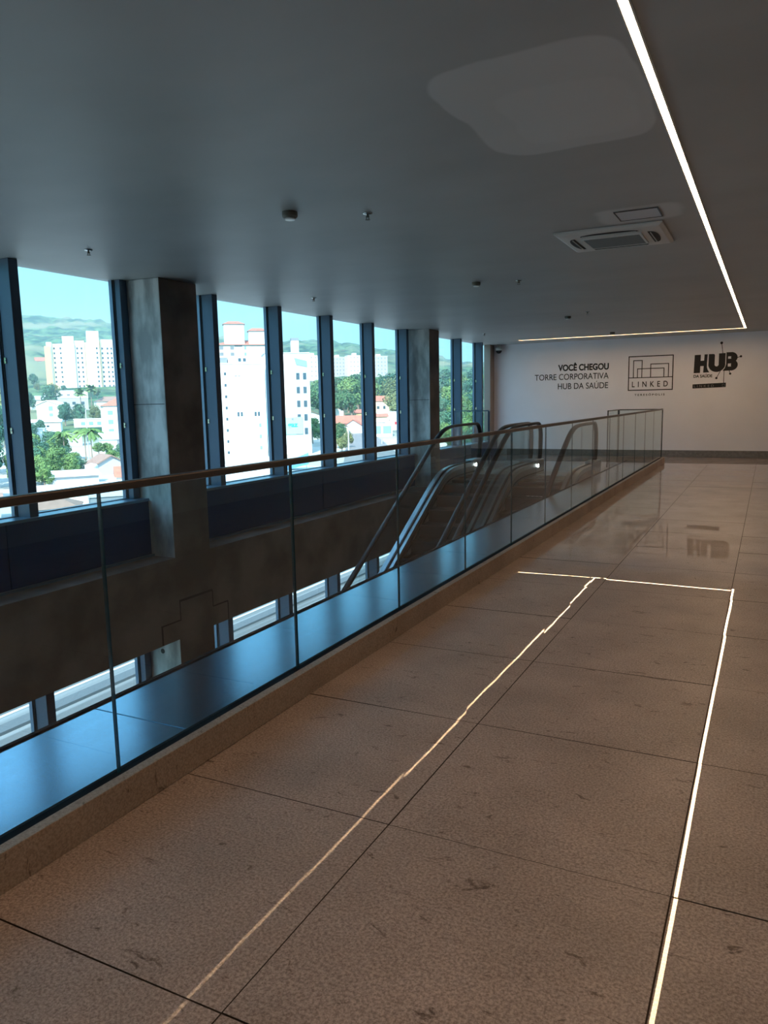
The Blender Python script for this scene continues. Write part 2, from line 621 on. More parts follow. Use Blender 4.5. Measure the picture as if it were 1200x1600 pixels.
fl = struct(tile_floor(), 'polished beige granite floor in large square slabs', 'floor')
mb = MB()
mb.box(-2.98, XR, YB, YEND + .1, -0.40, -0.003)
mb.box(-6.95, XR, YEND + .1, YE, -0.40, -0.003)
struct(mb.build('floor_slab', M_GROUT), 'slab under the granite floor', 'floor')

# landing floor at the top of the escalators
mb = MB()
mb.box(-5.85, -3.05, 15.32, YEND + .1, -0.35, 0.0)
mb.box(-6.95, -5.85, 17.0, YEND + .1, -0.35, 0.0)
mb.box(-6.95, -3.05, YEND + .1, YEND + .12, -0.35, 0.0)
struct(mb.build('landing_floor', M_LAND), 'grey granite floor at the head of the escalators', 'floor')

# ceiling
mb = MB(); mb.box(-7.25, XR + .2, YB - .2, YE + .2, ZC, ZC + .35)
struct(mb.build('ceiling', M_CEIL), 'matt grey painted ceiling with a painted-in patch of reflected light and paler filler round the hatch', 'ceiling')

# end wall, right wall, back wall
mb = MB(); mb.box(-7.25, XR + .2, YE, YE + .2, ZL, ZC)
struct(mb.build('wall_end', M_WALL), 'white end wall carrying black lettering', 'wall')
mb = MB(); mb.box(XR, XR + .2, YB, YE, ZL, ZC)
struct(mb.build('wall_right', M_DARKWALL), 'wall on the right side of the hall', 'wall')
mb = MB(); mb.box(-7.25, XR + .2, YB - .2, YB, ZL, ZC)
struct(mb.build('wall_back', M_DARKWALL), 'wall behind the viewpoint', 'wall')
mb = MB(); mb.box(-6.6, XR, YE - .018, YE, 0.001, 0.17)
struct(mb.build('baseboard_end', M_BASE, bevel=.004), 'dark grey stone skirting along the white end wall', 'baseboard')
# brown strip painted in for the shadow gap beside the last window
mb = MB(); mb.box(-7.16, -6.98, YE - .35, YE, ZL, ZC)
struct(mb.build('shadow_gap_strip', mat('shadow_gap_brown', (0.30, 0.24, 0.20), 0.7)), 'narrow brown strip painted in for the shadow gap between last window and end wall', 'trim')

# lower storey
mb = MB(); mb.box(-7.25, XR, YB, YE, ZL - .3, ZL)
struct(mb.build('floor_lower', mat('lower_floor_stone', (0.16, 0.15, 0.14), 0.4, noise_amt=.3, scale=2)), 'floor of the storey below', 'floor')

# curb
mb = MB()
mb.box(GX + .03, -2.14, YB, YEND + .05, 0.0, 0.138)
mb.box(-3.2, GX + .03, YEND - .03, YEND + .05, 0.0, 0.138)
struct(mb.build('curb', M_CURB, bevel=.003), 'low granite curb under the glass balustrade', 'curb')
# sheet metal ledge in separate lengths
ys = [YB]
while ys[-1] < YEND - .05:
    ys.append(min(ys[-1] + 3.4, YEND - .05))
mb = MB()
for a, b in zip(ys[:-1], ys[1:]):
    mb.box(-2.975, GX - .025, a + .0025, b - .0025, 0.0, 0.052)
struct(mb.build('ledge', M_LEDGE, bevel=.003), 'steel blue sheet metal ledge beyond the glass', 'ledge')
mb = MB(); mb.box(-3.0, -2.9751, YB, YEND - .05, -0.42, 0.060)
struct(mb.build('ledge_edge', M_CHAN), 'dark edge profile of the metal ledge', 'ledge')

# concrete beam, columns
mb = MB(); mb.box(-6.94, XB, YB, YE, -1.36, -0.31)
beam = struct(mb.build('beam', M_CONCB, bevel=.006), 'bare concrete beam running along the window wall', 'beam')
mb = MB()
X_ = XB + .0015
cr = [(6.8, -1.345), (6.82, -1.11), (7.14, -1.12), (7.15, -0.86), (7.77, -0.88), (7.78, -1.09), (8.08, -1.10), (8.09, -1.345)]
for (a, b) in zip(cr[:-1], cr[1:]):
    y0, y1 = sorted((a[0], b[0])); z0, z1 = sorted((a[1], b[1]))
    mb.box(XB - .01, X_, y0 - .005, y1 + .005, z0 - .005, z1 + .005)
mb.build('cast_joint', mat('dark_joint', (0.06, 0.05, 0.05), .9), beam)
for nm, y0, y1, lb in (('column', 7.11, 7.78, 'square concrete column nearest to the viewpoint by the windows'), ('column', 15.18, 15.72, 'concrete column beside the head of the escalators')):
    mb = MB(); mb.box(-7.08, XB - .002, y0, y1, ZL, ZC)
    mb.mi[3] = 1  # room-facing side takes the darker concrete: its shade put into the colour
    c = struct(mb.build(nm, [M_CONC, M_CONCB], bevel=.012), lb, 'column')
    mb = MB(); mb.box(-7.07, XB - .02, y0 - .0012, y0 + .01, 1.575, 1.583)
    mb.build('pour_line', mat('dark_joint', ()), c)
    if y0 < 10:
        mb = MB(); mb.cyl((-6.80, y0 - .002, -1.55), .032, .032, .01, 20, axis='y')
        mb.build('pipe_hole', M_BLACK, c)

# window wall
PITCH = 1.58
Y0W = 5.465 - 6 * PITCH
nwin = 17
for k in range(nwin):
    ya = Y0W + k * PITCH
    yb = ya + PITCH
    if ya > YE - .2: break
    w = struct(empty('window_%d' % (k + 1), (0, ya, 0)), 'tall floor to ceiling window bay', 'window')
    if True:
        mb = MB()
        slim = 6.9 < ya < 7.1
        mb.box(-7.085, -7.0 if slim else XF, -.055, .055, ZL, ZC)
        mb.build('mullion', M_FRAME, w, bevel=.004)
        mb = MB()
        mb.box(-7.105, -7.085, -.062, .059, ZL, ZC)
        mb.build('gasket', M_GASKET, w)
        mb = MB(); mb.box(-7.155, -7.105, -.08, .063, ZL, ZC)
        mb.build('outer_frame', M_FRAMEL, w)
        for zz in (2.05, 1.33):
            mb = MB(); mb.box(-7.075, -7.05, -.065, -.055, zz - .03, zz + .03); mb.cyl((-7.062, -.072, zz), .008, .008, .01, 10, axis='y')
            mb.build('latch', M_CHROME, w)
    L = min(PITCH, YE - ya)
    for z0, z1 in ((0.42, ZC), (ZL, -1.30)):
        mb = MB(); mb.box(-7.135, -7.115, .06, L - .06, z0, z1)
        mb.build('glass_pane', M_WGLASS, w)
    mb = MB(); mb.box(-7.155, -7.09, .046, L - .046, 0.39, 0.43); mb.box(-7.155, -7.09, .046, L - .046, -1.40, -1.36)
    mb.build('transom', M_FRAMEL, w)
# navy spandrel panels and the sill
mb = MB()
yy = YB
while yy < YE - .01:
    y2 = min(yy + 3.1, YE)
    mb.box(-7.15, -6.88, yy + .004, y2 - .004, -1.36, 0.385)
    yy = y2
struct(mb.build('spandrel_panel', M_NAVY, bevel=.003), 'dark navy panels under the windows', 'panel')
mb = MB(); mb.box(-7.10, -6.865, YB, YE, 0.385, 0.42)
struct(mb.build('window_sill', M_SILL, bevel=.004), 'blue metal sill along the foot of the windows', 'sill')
mb = MB(); mb.box(-6.88, -6.83, YB, YE, -0.31, -0.285)
struct(mb.build('beam_flashing', M_SILL), 'blue metal flashing on the beam', 'trim')

# ================================================================== BALUSTRADE
bal = tag(empty('glass_balustrade', (GX, 8, 0.05)), 'long frameless glass balustrade with bronze cap rail on the granite curb', 'balustrade')


def atw(o, root):
    o.location = -Vector(root.location)
    return o


joints = [2.04 + 1.283 * k for k in range(-5, 20)]
joints = [j for j in joints if YB + .05 < j < YEND - .3]
joints = [YB + .02] + joints + [YEND]
random.seed(3)
for a, b in zip(joints[:-1], joints[1:]):
    mb = MB()
    n = 6
    t = .012
    sk = random.uniform(-.002, .002)
    # a sheet of glass with a faint bow: faces 0 glass, 1 edges
    mb.box(-t / 2, t / 2, a + .004, b - .004, 0.06, 1.235)
    mb.mi = [1, 1, 1, 0, 1, 0]
    o = mb.build('glass_panel', [M_GLASS, M_EDGE], bal)
    for i, v in enumerate(o.data.vertices):
        v.co.x += GX + (sk if v.co.y > (a + b) / 2 else -sk)
    atw(o, bal)
mb = MB(); mb.box(GX - .019, GX + .019, YB, YEND + .012, 1.235, 1.268)
atw(mb.build('cap_rail', M_RAIL, bal, bevel=.006), bal)
mb = MB(); mb.box(GX - .032, GX + .030, YB, YEND, 0.0, 0.130)
atw(mb.build('base_channel', M_CHAN, bal), bal)

ret = tag(empty('glass_balustrade', (-2.8, YEND, 0.0)), 'short glass balustrade closing off the end of the floor opening by the white wall', 'balustrade')
mb = MB(); mb.box(-3.19, GX - .03, YEND - .006, YEND + .006, .06, 1.24); mb.mi = [1, 1, 0, 1, 0, 1]
atw(mb.build('glass_panel', [M_GLASS, M_EDGEB], ret), ret)
mb = MB(); mb.box(-3.206, -3.194, 17.5, YEND - .02, .005, 1.24); mb.mi = [1, 1, 1, 0, 1, 0]
atw(mb.build('glass_panel', [M_GLASS, M_EDGEB], ret), ret)
mb = MB(); mb.box(-3.21, GX - .0, YEND - .014, YEND + .014, 1.24, 1.262); mb.box(-3.214, -3.186, 17.49, YEND, 1.24, 1.262)
atw(mb.build('cap_rail', M_EDGEB, ret), ret)
mb = MB(); mb.box(-3.225, -3.18, YEND - .03, YEND + .015, 0.001, 1.26)
atw(mb.build('post', M_EDGEB, ret), ret)
for y in (17.49,):
    mb = MB(); mb.box(-3.212, -3.188, y - .012, y + .006, 0.001, 1.24)
    atw(mb.build('edge_strip', M_EDGEB, ret), ret)
mb = MB(); mb.box(GX - .016, GX + .016, YEND + .002, YEND + .018, .139, 1.24)
atw(mb.build('edge_strip', M_EDGEB, ret), ret)

lf = tag(empty('glass_balustrade', (-6.2, 17.05, 0.0)), 'glass balustrade between the window wall and the escalator beside the windows', 'balustrade')
mb = MB(); mb.box(-6.62, -6.24, 17.044, 17.056, .005, 1.29); mb.mi = [1, 1, 0, 1, 0, 1]
atw(mb.build('glass_panel', [M_GLASS, M_EDGE], lf), lf)
mb = MB(); mb.box(-6.225, -5.84, 17.044, 17.056, .005, 1.29); mb.mi = [1, 1, 0, 1, 0, 1]
atw(mb.build('glass_panel', [M_GLASS, M_EDGE], lf), lf)
mb = MB(); mb.box(-6.64, -5.82, 17.036, 17.064, 1.29, 1.315)
atw(mb.build('cap_rail', M_FRAMEL, lf), lf)
mb = MB(); mb.box(-5.84, -5.80, 17.03, 17.07, .001, 1.29)
atw(mb.build('post', M_FRAME, lf), lf)

# ================================================================== ESCALATORS
SL = math.tan(math.radians(30))
YK = 13.84
YK2 = YK + ZL / SL


def sline(y):
    k = 0.11
    u = (y - YK) * SL
    z = -k * math.log(1 + math.exp(min(50, -u / k)))
    # lower flattening
    w = (z - ZL) / k
    return ZL + k * math.log(1 + math.exp(min(60, w)))


def escalator(xc, label):
    root = tag(empty('escalator', (xc, 10.5, ZL)), label, 'escalator', 'escalators rising side by side to the landing')
    P = lambda o: (setattr(o, 'location', -Vector((0, 10.5, ZL))), o)[1]
    yt, ybt = 15.95, YK2 - 2.1
    for sx in (-1, 1):
        x = sx * .575
        # handrail path
        hh = 1.05
        path = []
        R = .27
        zc = hh - R
        for k in range(0, 9):                       # lower newel
            a = -math.pi / 2 - k * math.pi / 8
            path.append((ybt + .27 + R * math.cos(a), ZL + zc + R * math.sin(a)))
        y = ybt + .35
        while y < yt - R - .05:
            path.append((y, sline(y) + hh)); y += .15
        for k in range(0, 9):
            a = math.pi / 2 - k * math.pi / 2 / 8
            path.append((yt - R + R * math.cos(a), zc + R * math.sin(a)))
        path += [(yt - .01, .55), (yt - .03, .40), (yt - .10, .27)]
        mb = MB(); mb.sweep(path, x, .090, .058, n=12)
        P(mb.build('handrail', M_RUBBER, root, smooth=True))
        # metal guide under the rubber
        gp = [(a, b) for a, b in path[9:-3]]
        # glass
        lo, hi = [], []
        y = ybt + .1
        ye = yt - .06
        while y <= ye + 1e-6:
            top = sline(y) + hh - .02
            if y > yt - R:
                d = min(1, (y - (yt - R)) / R)
                top = zc + R * math.sqrt(max(0, 1 - d * d)) - .02
            lo.append((y, sline(y) + .23)); hi.append((y, max(top, sline(y) + .3))); y += .12
        mb = MB(); mb.ribbon(lo, hi, x - .006, x + .006)
        P(mb.build('glass_side', M_EGLASS, root, fix=True))
        # deck profile (broad metal cover below the glass)
        ya = [ybt + .0 + .15 * i for i in range(int((yt + .1 - ybt) / .15) + 1)]
        inn = x - sx * .085
        out = x + sx * .115
        x0, x1 = sorted((inn, out))
        mb = MB(); mb.ribbon([(y, sline(y) + .17) for y in ya], [(y, sline(y) + .245) for y in ya], x0, x1)
        P(mb.build('deck_cover', M_STEEL, root, fix=True))
        x0, x1 = sorted((x - sx * .018, x + sx * .018))
        mb = MB(); mb.ribbon([(y, sline(y) + .24) for y in ya], [(y, sline(y) + .268) for y in ya], x0, x1)
        P(mb.build('glass_clamp', M_RUBBER, root, fix=True))
        # inner skirt with a dark joint line above
        x0, x1 = sorted((x - sx * .072, x - sx * .066))
        mb = MB(); mb.ribbon([(y, sline(y) - .10) for y in ya], [(y, sline(y) + .17) for y in ya], x0, x1)
        P(mb.build('skirt_panel', M_SKIRT, root, fix=True))
        x0, x1 = sorted((x - sx * .072, x - sx * .088))
        mb = MB(); mb.ribbon([(y, sline(y) + .045) for y in ya], [(y, sline(y) + .062) for y in ya], x0, x1)
        P(mb.build('skirt_brush', M_RUBBER, root, fix=True))
        # truss cladding outside
        x0, x1 = sorted((x + sx * .115, x + sx * .085))
        mb = MB(); mb.ribbon([(y, max(ZL + .005, sline(y) - .95)) for y in ya if y < 15.3], [(y, sline(y) + .17) for y in ya if y < 15.3], x0, x1)
        P(mb.build('side_cladding', M_TRUSS, root, fix=True))
        # newel base
        x0, x1 = sorted((x - sx * .085, x + sx * .115))
        mb = MB(); mb.box(x0, x1, yt - .62, yt - .0, 0.001, .30)
        P(mb.build('newel_base', M_STEEL, root, bevel=.02))
        # round lamp in the skirt
        mb = MB(); mb.cyl((x - sx * .094, 15.42, .19), .035, .035, .012, 20, axis='x')
        P(mb.build('skirt_lamp', M_LAMPW if sx < 0 else M_LENS, root))
    # underside
    ya = [ybt + .3 + .2 * i for i in range(int((15.25 - ybt - .3) / .2) + 1)]
    mb = MB(); mb.ribbon([(y, max(ZL + .006, sline(y) - .95)) for y in ya], [(y, max(ZL + .03, sline(y) - .90)) for y in ya], -.62, .62)
    P(mb.build('underside', M_TRUSS, root, fix=True))
    # steps: treads level with the landing, then a stair
    y = 15.08
    while y > YK2 - 1.0:
        zt = sline(y)
        rise = max(.02, sline(y + .2) - sline(y - .2)) + .05
        mb = MB()
        # tread with cleats across the nosing
        mb.box(-.5, .5, y - .20, y + .198, zt - rise, zt - .006, 0)
        ng = 12
        for i in range(ng):
            xa = -.495 + i * (.99 / ng)
            mb.box(xa, xa + .045, y - .20, y + .198, zt - .006, zt, 0)
        mb.box(-.5, .5, y - .203, y - .19, zt - .018, zt + .001, 1)
        P(mb.build('step', [M_STEP, M_STEPE], root))
        y -= .4
    mb = MB(); mb.box(-.50, .50, 15.285, 15.40, -.02, .012)
    for i in range(40):
        mb.box(-.49 + i * .0247, -.48 + i * .0247, 15.24, 15.29, -.01, .006)
    P(mb.build('comb_plate', M_STEEL, root))
    mb = MB(); mb.box(-.50, .50, 15.40, 16.3, -.02, .008)
    P(mb.build('landing_plate', M_SKIRT, root))
    return root


E1 = escalator(-5.075, 'black railed escalator beside the window wall')
E2 = escalator(-3.725, 'black railed escalator nearer to the granite walkway')

# ================================================================== CEILING FITTINGS
led = tag(empty('led_strip_light', (-0.57, 8, ZC)), 'warm glowing LED line set into the ceiling, turning a corner by the white wall', 'ceiling light')
mb = MB()
mb.box(-.592, -.555, YB + .1, 19.60, ZC - .006, ZC - .001)
mb.box(-5.87, -.592, 19.563, 19.60, ZC - .006, ZC - .001)
atw(mb.build('diffuser', M_LED, led), led)
mb = MB()
mb.box(-.60, -.592, YB + .1, 19.55, ZC - .010, ZC - .0005); mb.box(-.555, -.547, YB + .1, 19.60, ZC - .010, ZC - .0005)
mb.box(-5.87, -.60, 19.555, 19.563, ZC - .010, ZC - .0005); mb.box(-5.878, -.547, 19.60, 19.608, ZC - .010, ZC - .0005)
atw(mb.build('housing', mat('led_trim', (0.55, 0.53, 0.5), .5), led), led)

ac = tag(empty('air_conditioner', (-1.38, 7.72, ZC)), 'white square ceiling cassette air conditioner with grey grille', 'air conditioner')
mb = MB()
hw = .475
ring = [(hw, -.004), (hw, -.018), (hw - .03, -.034), (hw - .10, -.040)]
vs, fs = [], []
for (h, z) in ring:
    vs += [(-h, -h, z), (h, -h, z), (h, h, z), (-h, h, z)]
for i in range(3):
    for k in range(4):
        k2 = (k + 1) % 4
        fs.append((i * 4 + k, (i + 1) * 4 + k, (i + 1) * 4 + k2, i * 4 + k2))
fs.append((12, 15, 14, 13)); fs.append((0, 1, 2, 3))
mb.add(vs, fs)
mb.build('face_panel', M_WPLAST, ac, fix=True)
mb = MB(); mb.box(-.25, .25, -.22, .22, -.050, -.040)
gr = mb.build('air_grille', M_GPLAST, ac)
mb = MB()
for i in range(14):
    yy = -.21 + i * .032
    mb.box(-.245, .245, yy, yy + .010, -.053, -.050)
mb.build('grille_bars', mat('grille_bar', (0.25, 0.26, 0.26), .6), gr)
mb = MB()
for (a, b, c, d) in ((-.27, .27, -.245, -.225), (-.27, .27, .225, .245), (-.27, -.25, -.225, .225), (.25, .27, -.225, .225)):
    mb.box(a, b, c, d, -.052, -.040)
mb.build('grille_frame', M_WPLAST, ac)


def slot(ax, s):
    """air outlet slot with rounded outer side"""
    pts = []
    n = 12
    L, D = .26, .075
    for i in range(n + 1):
        a = math.pi * i / n
        pts.append((L * math.cos(a), D * math.sin(a) ** .6 if 0 < i < n else 0))
    vs = []
    for (p, q) in pts:
        u, v = p, s * (.325 + q)
        vs.append((u, v, -.0425) if ax == 'y' else (v, u, -.0425))
    m = len(vs)
    vs2 = [(a, b, -.030) for a, b, c in vs]
    mb = MB(); mb.add(vs + vs2, [tuple(range(m)), tuple(range(2 * m - 1, m - 1, -1))] + [(i, m + i, m + (i + 1) % m, (i + 1) % m) for i in range(m)])
    o = mb.build('air_outlet', M_BLACK, ac, fix=True)
    mb = MB()
    if ax == 'y':
        y0, y1 = sorted((s * .345, s * .352)); mb.box(-.24, .24, y0, y1, -.050, -.042)
    else:
        y0, y1 = sorted((s * .345, s * .352)); mb.box(y0, y1, -.24, .24, -.050, -.042)
    mb.build('louver', M_WPLAST, o)


for ax in 'xy':
    for s in (-1, 1):
        slot(ax, s)

hat = tag(empty('access_hatch', (-1.05, 6.905, ZC)), 'small square access hatch in the ceiling next to the air conditioner', 'hatch')
mb = MB(); mb.box(-.165, .165, -.165, .165, -.006, -.001)
mb.build('hatch_door', mat('hatch_grey', (0.58, 0.58, 0.60), .7), hat)
mb = MB()
for (a, b, c, d) in ((-.175, .175, -.175, -.165), (-.175, .175, .165, .175), (-.175, -.165, -.165, .165), (.165, .175, -.165, .165)):
    mb.box(a, b, c, d, -.009, -.0005)
mb.build('hatch_frame', mat('hatch_dark', (0.10, 0.10, 0.10), .7), hat)


def smoke(x, y, label, s=1.0):
    r = tag(empty('smoke_detector', (x, y, ZC)), label, 'smoke detector', 'smoke detectors on the ceiling')
    mb = MB(); mb.lathe((0, 0, 0), [(.0, -.0005), (.062 * s, -.0005), (.062 * s, -.035 * s), (.056 * s, -.045 * s), (.046 * s, -.052 * s), (.0, -.052 * s)])
    mb.build('housing', M_BRONZE, r, smooth=False)
    mb = MB(); mb.lathe((0, 0, -.052 * s), [(.042 * s, .001), (.040 * s, -.010 * s), (0, -.012 * s)])
    mb.build('lens', M_LENS, r)
    return r


smoke(-3.48, 5.34, 'round bronze smoke detector with pale lens, largest of those on the ceiling', 1.0)
smoke(-3.47, 9.66, 'small round smoke detector on mid ceiling between two sprinklers rows', .9)
smoke(-3.43, 14.55, 'small smoke detector on the ceiling above the escalators', .9)
smoke(-3.37, 18.74, 'farthest smoke detector, on the ceiling next to the glowing cross line', .9)


def sprinkler(x, y, label):
    r = tag(empty('sprinkler_head', (x, y, ZC)), label, 'sprinkler', 'sprinkler heads on the ceiling')
    mb = MB(); mb.lathe((0, 0, 0), [(0, -.0005), (.040, -.0005), (.036, -.008), (.014, -.012), (0, -.012)])
    mb.build('escutcheon', M_CHROME, r, smooth=True)
    mb = MB(); mb.cyl((0, 0, -.034), .008, .010, .023, 12)
    mb.box(-.014, -.010, -.003, .003, -.05, -.02); mb.box(.010, .014, -.003, .003, -.05, -.02)
    mb.build('nozzle', M_BRONZE, r)
    mb = MB(); mb.cyl((0, 0, -.054), .020, .020, .003, 16)
    mb.build('deflector', M_BRONZE, r)


for x, y, lb in ((-2.97, 5.70, 'chrome sprinkler head beside the largest smoke detector'),
                 (-5.94, 5.56, 'chrome sprinkler head above the first wide window'),
                 (-5.95, 9.68, 'chrome sprinkler head above the white tower window'),
                 (-2.95, 9.82, 'sprinkler head on mid ceiling between smoke detector and air conditioner'),
                 (-2.96, 14.03, 'small sprinkler head above the escalators'),
                 (-5.93, 17.05, 'farthest sprinkler head near the window wall corner')):
    sprinkler(x, y, lb)

cm = tag(empty('security_camera', (-6.80, YE - .02, 2.915)), 'small white dome security camera high in the corner of the end wall', 'camera')
mb = MB(); mb.lathe((0, 0, 0), [(0, .10), (.035, .10), (.035, .05), (.06, .045), (.075, .02), (.075, -.01), (.06, -.012)], 20)
o = mb.build('housing', M_WPLAST, cm, smooth=True); o.location = (0, -.08, 0)
mb = MB(); mb.lathe((0, 0, -.010), [(.062, 0), (.055, -.03), (.035, -.055), (0, -.064)], 20)
o = mb.build('dome', M_RUBBER, cm, smooth=True); o.location = (0, -.08, 0)
mb = MB(); mb.box(-.02, .02, -.08, .018, .05, .08)
mb.build('bracket', M_WPLAST, cm)

# ================================================================== WALL LETTERING
YT = YE - .0005
cm.scale = (1.35, 1.35, 1.35)
tag(text_obj('VOCÊ CHEGOU', 'wall_lettering', M_BLACK, -5.17, 2.285, width=1.34, cap=.165, bold=.034, y=YT),
    'bold black lettering VOCÊ CHEGOU, top line on the white wall', 'lettering')
tag(text_obj('TORRE CORPORATIVA', 'wall_lettering', M_BLACK, -5.81, 2.045, width=1.98, cap=.165, bold=.001, y=YT),
    'thin black lettering TORRE CORPORATIVA on the white wall', 'lettering')
tag(text_obj('HUB DA SAÚDE', 'wall_lettering', M_BLACK, -5.17, 1.795, width=1.33, cap=.165, bold=.001, y=YT),
    'thin black lettering HUB DA SAÚDE, bottom line of three on the white wall', 'lettering')

lk = tag(empty('wall_logo', (-2.78, YE, 1.6)), 'square outlined LINKED logo with line drawn buildings on the white wall', 'logo')


def LK(x, z):
    return (-3.32 + (x - 815) / 340 * 1.08, 2.58 - (z - 83) / 265 * .86)


def wline(mb, a, b, w=.018, y0=YE - .004, y1=YE - .0005):
    a, b = Vector((a[0], 0, a[1])), Vector((b[0], 0, b[1]))
    d = (b - a).normalized(); n_ = Vector((-d.z, 0, d.x)) * w / 2
    a2, b2 = a - d * w / 2, b + d * w / 2
    mb.prism_xz([(p.x, p.z) for p in (a2 - n_, b2 - n_, b2 + n_, a2 + n_)], y0, y1)


def poly(mb, pts, w=.018, f=None):
    for a, b in zip(pts[:-1], pts[1:]):
        wline(mb, f(*a) if f else a, f(*b) if f else b, w)


mb = MB()
poly(mb, [(815, 83), (1155, 83), (1155, 348), (815, 348), (815, 83)], .024, LK)
poly(mb, [(815, 250), (1155, 250)], .02, LK)
atw(mb.build('logo_border', M_BLACK, lk, fix=True), lk)
mb = MB()
poly(mb, [(852, 250), (852, 115), (918, 115), (918, 250)], .02, LK)
poly(mb, [(884, 250), (884, 180), (1088, 180), (1088, 250)], .02, LK)
poly(mb, [(986, 250), (986, 146), (1122, 146), (1122, 250)], .02, LK)
atw(mb.build('building_outlines', M_BLACK, lk, fix=True), lk)
x0, z0 = LK(843, 323)
x1, z1 = LK(1120, 278)
split_letters(atw(text_obj('LINKED', 'logo_lettering', M_BLACK, x0, z0, width=x1 - x0, cap=z1 - z0, bold=.012, y=YT, spacing=1.9, parent=lk), lk))
split_letters(atw(text_obj('TERESÓPOLIS', 'logo_lettering', M_BLACK, -3.16, 1.575, width=.74, cap=.05, bold=.02, y=YT, spacing=1.55, parent=lk), lk), 'small_letter')

hb = tag(empty('wall_logo', (-1.24, YE, 1.7)), 'heavy black HUB logo with ball ended lines and a black bar on the white wall', 'logo')


def HK(x, z):
    return (-1.73 + (x - 260) * .001474, 2.57 - (z - 325) * .001517)


def hpoly(mb, pts, y0=YE - .005):
    mb.prism_xz([HK(*p) for p in pts], y0, YE - .0005)


def arc(cx, cy, rx, ry, a0, a1, n=12):
    return [(cx + rx * math.cos(math.radians(a0 + (a1 - a0) * i / n)), cy - ry * math.sin(math.radians(a0 + (a1 - a0) * i / n))) for i in range(n + 1)]


mb = MB()
hpoly(mb, [(258, 335), (355, 333), (350, 628), (250, 630)])
hpoly(mb, [(350, 432), (412, 430), (412, 518), (350, 518)], YE - .0046)
hpoly(mb, [(412, 331), (462, 330), (455, 470), (456, 540), (468, 580), (495, 622), (400, 625)], YE - .0048)
atw(mb.build('letter_h', M_BLACK, hb, fix=True), hb)
mb = MB()
hpoly(mb, [(478, 330), (555, 330), (568, 336), (574, 350), (574, 500), (478, 500)])
hpoly(mb, [(636, 325), (738, 322), (738, 500), (636, 500)], YE - .0046)
out_ = arc(608, 490, 132, 130, 180, 360, 18)
inn_ = arc(605, 490, 34, 42, 360, 180, 12)
for i in range(18):
    a0, a1 = 180 + i * 10, 190 + i * 10
    q = arc(608, 495, 132, 126, a0, a1, 1) + arc(605, 495, 33, 36, a1, a0, 1)
    hpoly(mb, q, YE - .0048)
atw(mb.build('letter_u', M_BLACK, hb, fix=True), hb)
mb = MB()


def ringseg(mb, cx, cy, ro, ri, a0, a1, n, y0):
    for i in range(n):
        s0, s1 = a0 + (a1 - a0) * i / n, a0 + (a1 - a0) * (i + 1) / n
        hpoly(mb, arc(cx, cy, ro[0], ro[1], s0, s1, 1) + arc(cx, cy, ri[0], ri[1], s1, s0, 1), y0)


hpoly(mb, [(750, 312), (778, 312), (778, 605), (735, 607), (700, 607), (735, 560), (752, 500)])
hpoly(mb, [(770, 312), (850, 312), (850, 378), (770, 378)], YE - .0046)
hpoly(mb, [(770, 416), (850, 416), (850, 492), (770, 492)], YE - .0046)
hpoly(mb, [(770, 540), (850, 540), (850, 605), (770, 605)], YE - .0046)
ringseg(mb, 830, 396, (92, 84), (-8, 20), -90, 90, 14, YE - .0044)
ringseg(mb, 832, 516, (97, 89), (-8, 25), -90, 90, 14, YE - .0042)
atw(mb.build('letter_b', M_BLACK, hb, fix=True), hb)
for (bx, bz, r, ex, ez) in ((670, 158, 21, 696, 330), (972, 385, 18, 900, 408), (820, 656, 17, 800, 595), (610, 720, 18, 665, 610)):
    x, z = HK(bx, bz)
    mb = MB()
    wline(mb, (x, z), HK(ex, ez), .014)
    mb.cyl((x, YE - .006, z), r * .0015, r * .0015, .0054, 20, axis='y')
    atw(mb.build('ball_line', M_BLACK, hb, fix=True), hb)
mb = MB(); wline(mb, HK(724, 600), HK(724, 808), .014)
atw(mb.build('stem_line', M_BLACK, hb, fix=True), hb)
mb = MB(); hpoly(mb, [(240, 812), (760, 798), (760, 868), (240, 880)])
atw(mb.build('bar', M_BLACK, hb, fix=True), hb)
x0, z0 = HK(250, 703)
split_letters(atw(text_obj('DA SAÚDE', 'logo_lettering', M_BLACK, x0, z0, width=.435, cap=.072, bold=.03, y=YT, parent=hb), hb))
x0, z0 = HK(262, 862)
split_letters(atw(text_obj('LINKED', 'logo_lettering', M_GREYTX, x0, z0, width=.46, cap=.062, bold=.0, y=YE - .0055, spacing=1.6, depth=.001, parent=hb), hb), 'grey_letter')
mb = MB()
a = HK(705, 822); b = HK(740, 856)
for p, q in (((a[0], a[1]), (b[0], a[1])), ((b[0], a[1]), (b[0], b[1])), ((b[0], b[1]), (a[0], b[1])), ((a[0], b[1]), (a[0], a[1]))):
    wline(mb, p, q, .006, YE - .0065, YE - .0052)
atw(mb.build('small_square', M_GREYTX, hb, fix=True), hb)

# ================================================================== OUTDOORS
RP = [0, 60, 120, 170, 260, 400, 520, 700, 1000, 1400, 1900]


def interp(x, xp, fp):
    if x <= xp[0]: return fp[0]
    for i in range(len(xp) - 1):
        if x <= xp[i + 1]:
            t = (x - xp[i]) / (xp[i + 1] - xp[i])
            return fp[i] + (fp[i + 1] - fp[i]) * t
    return fp[-1]


def ridge(az):
    return interp(az, [15, 20.7, 22.6, 25.6, 28.5, 33.5, 40, 44, 48.8, 53, 58], [50, 60, 72, 84, 97, 108, 125, 132, 146, 150, 150])


def ground(x, y):
    r = math.hypot(x, y)
    az = math.degrees(math.atan2(-x, y))
    R = ridge(az)
    return interp(r, RP, [-11, -11, -10.5, -9.5, -7, 1, 12, 30, min(75, R * .72), R, R * .6])


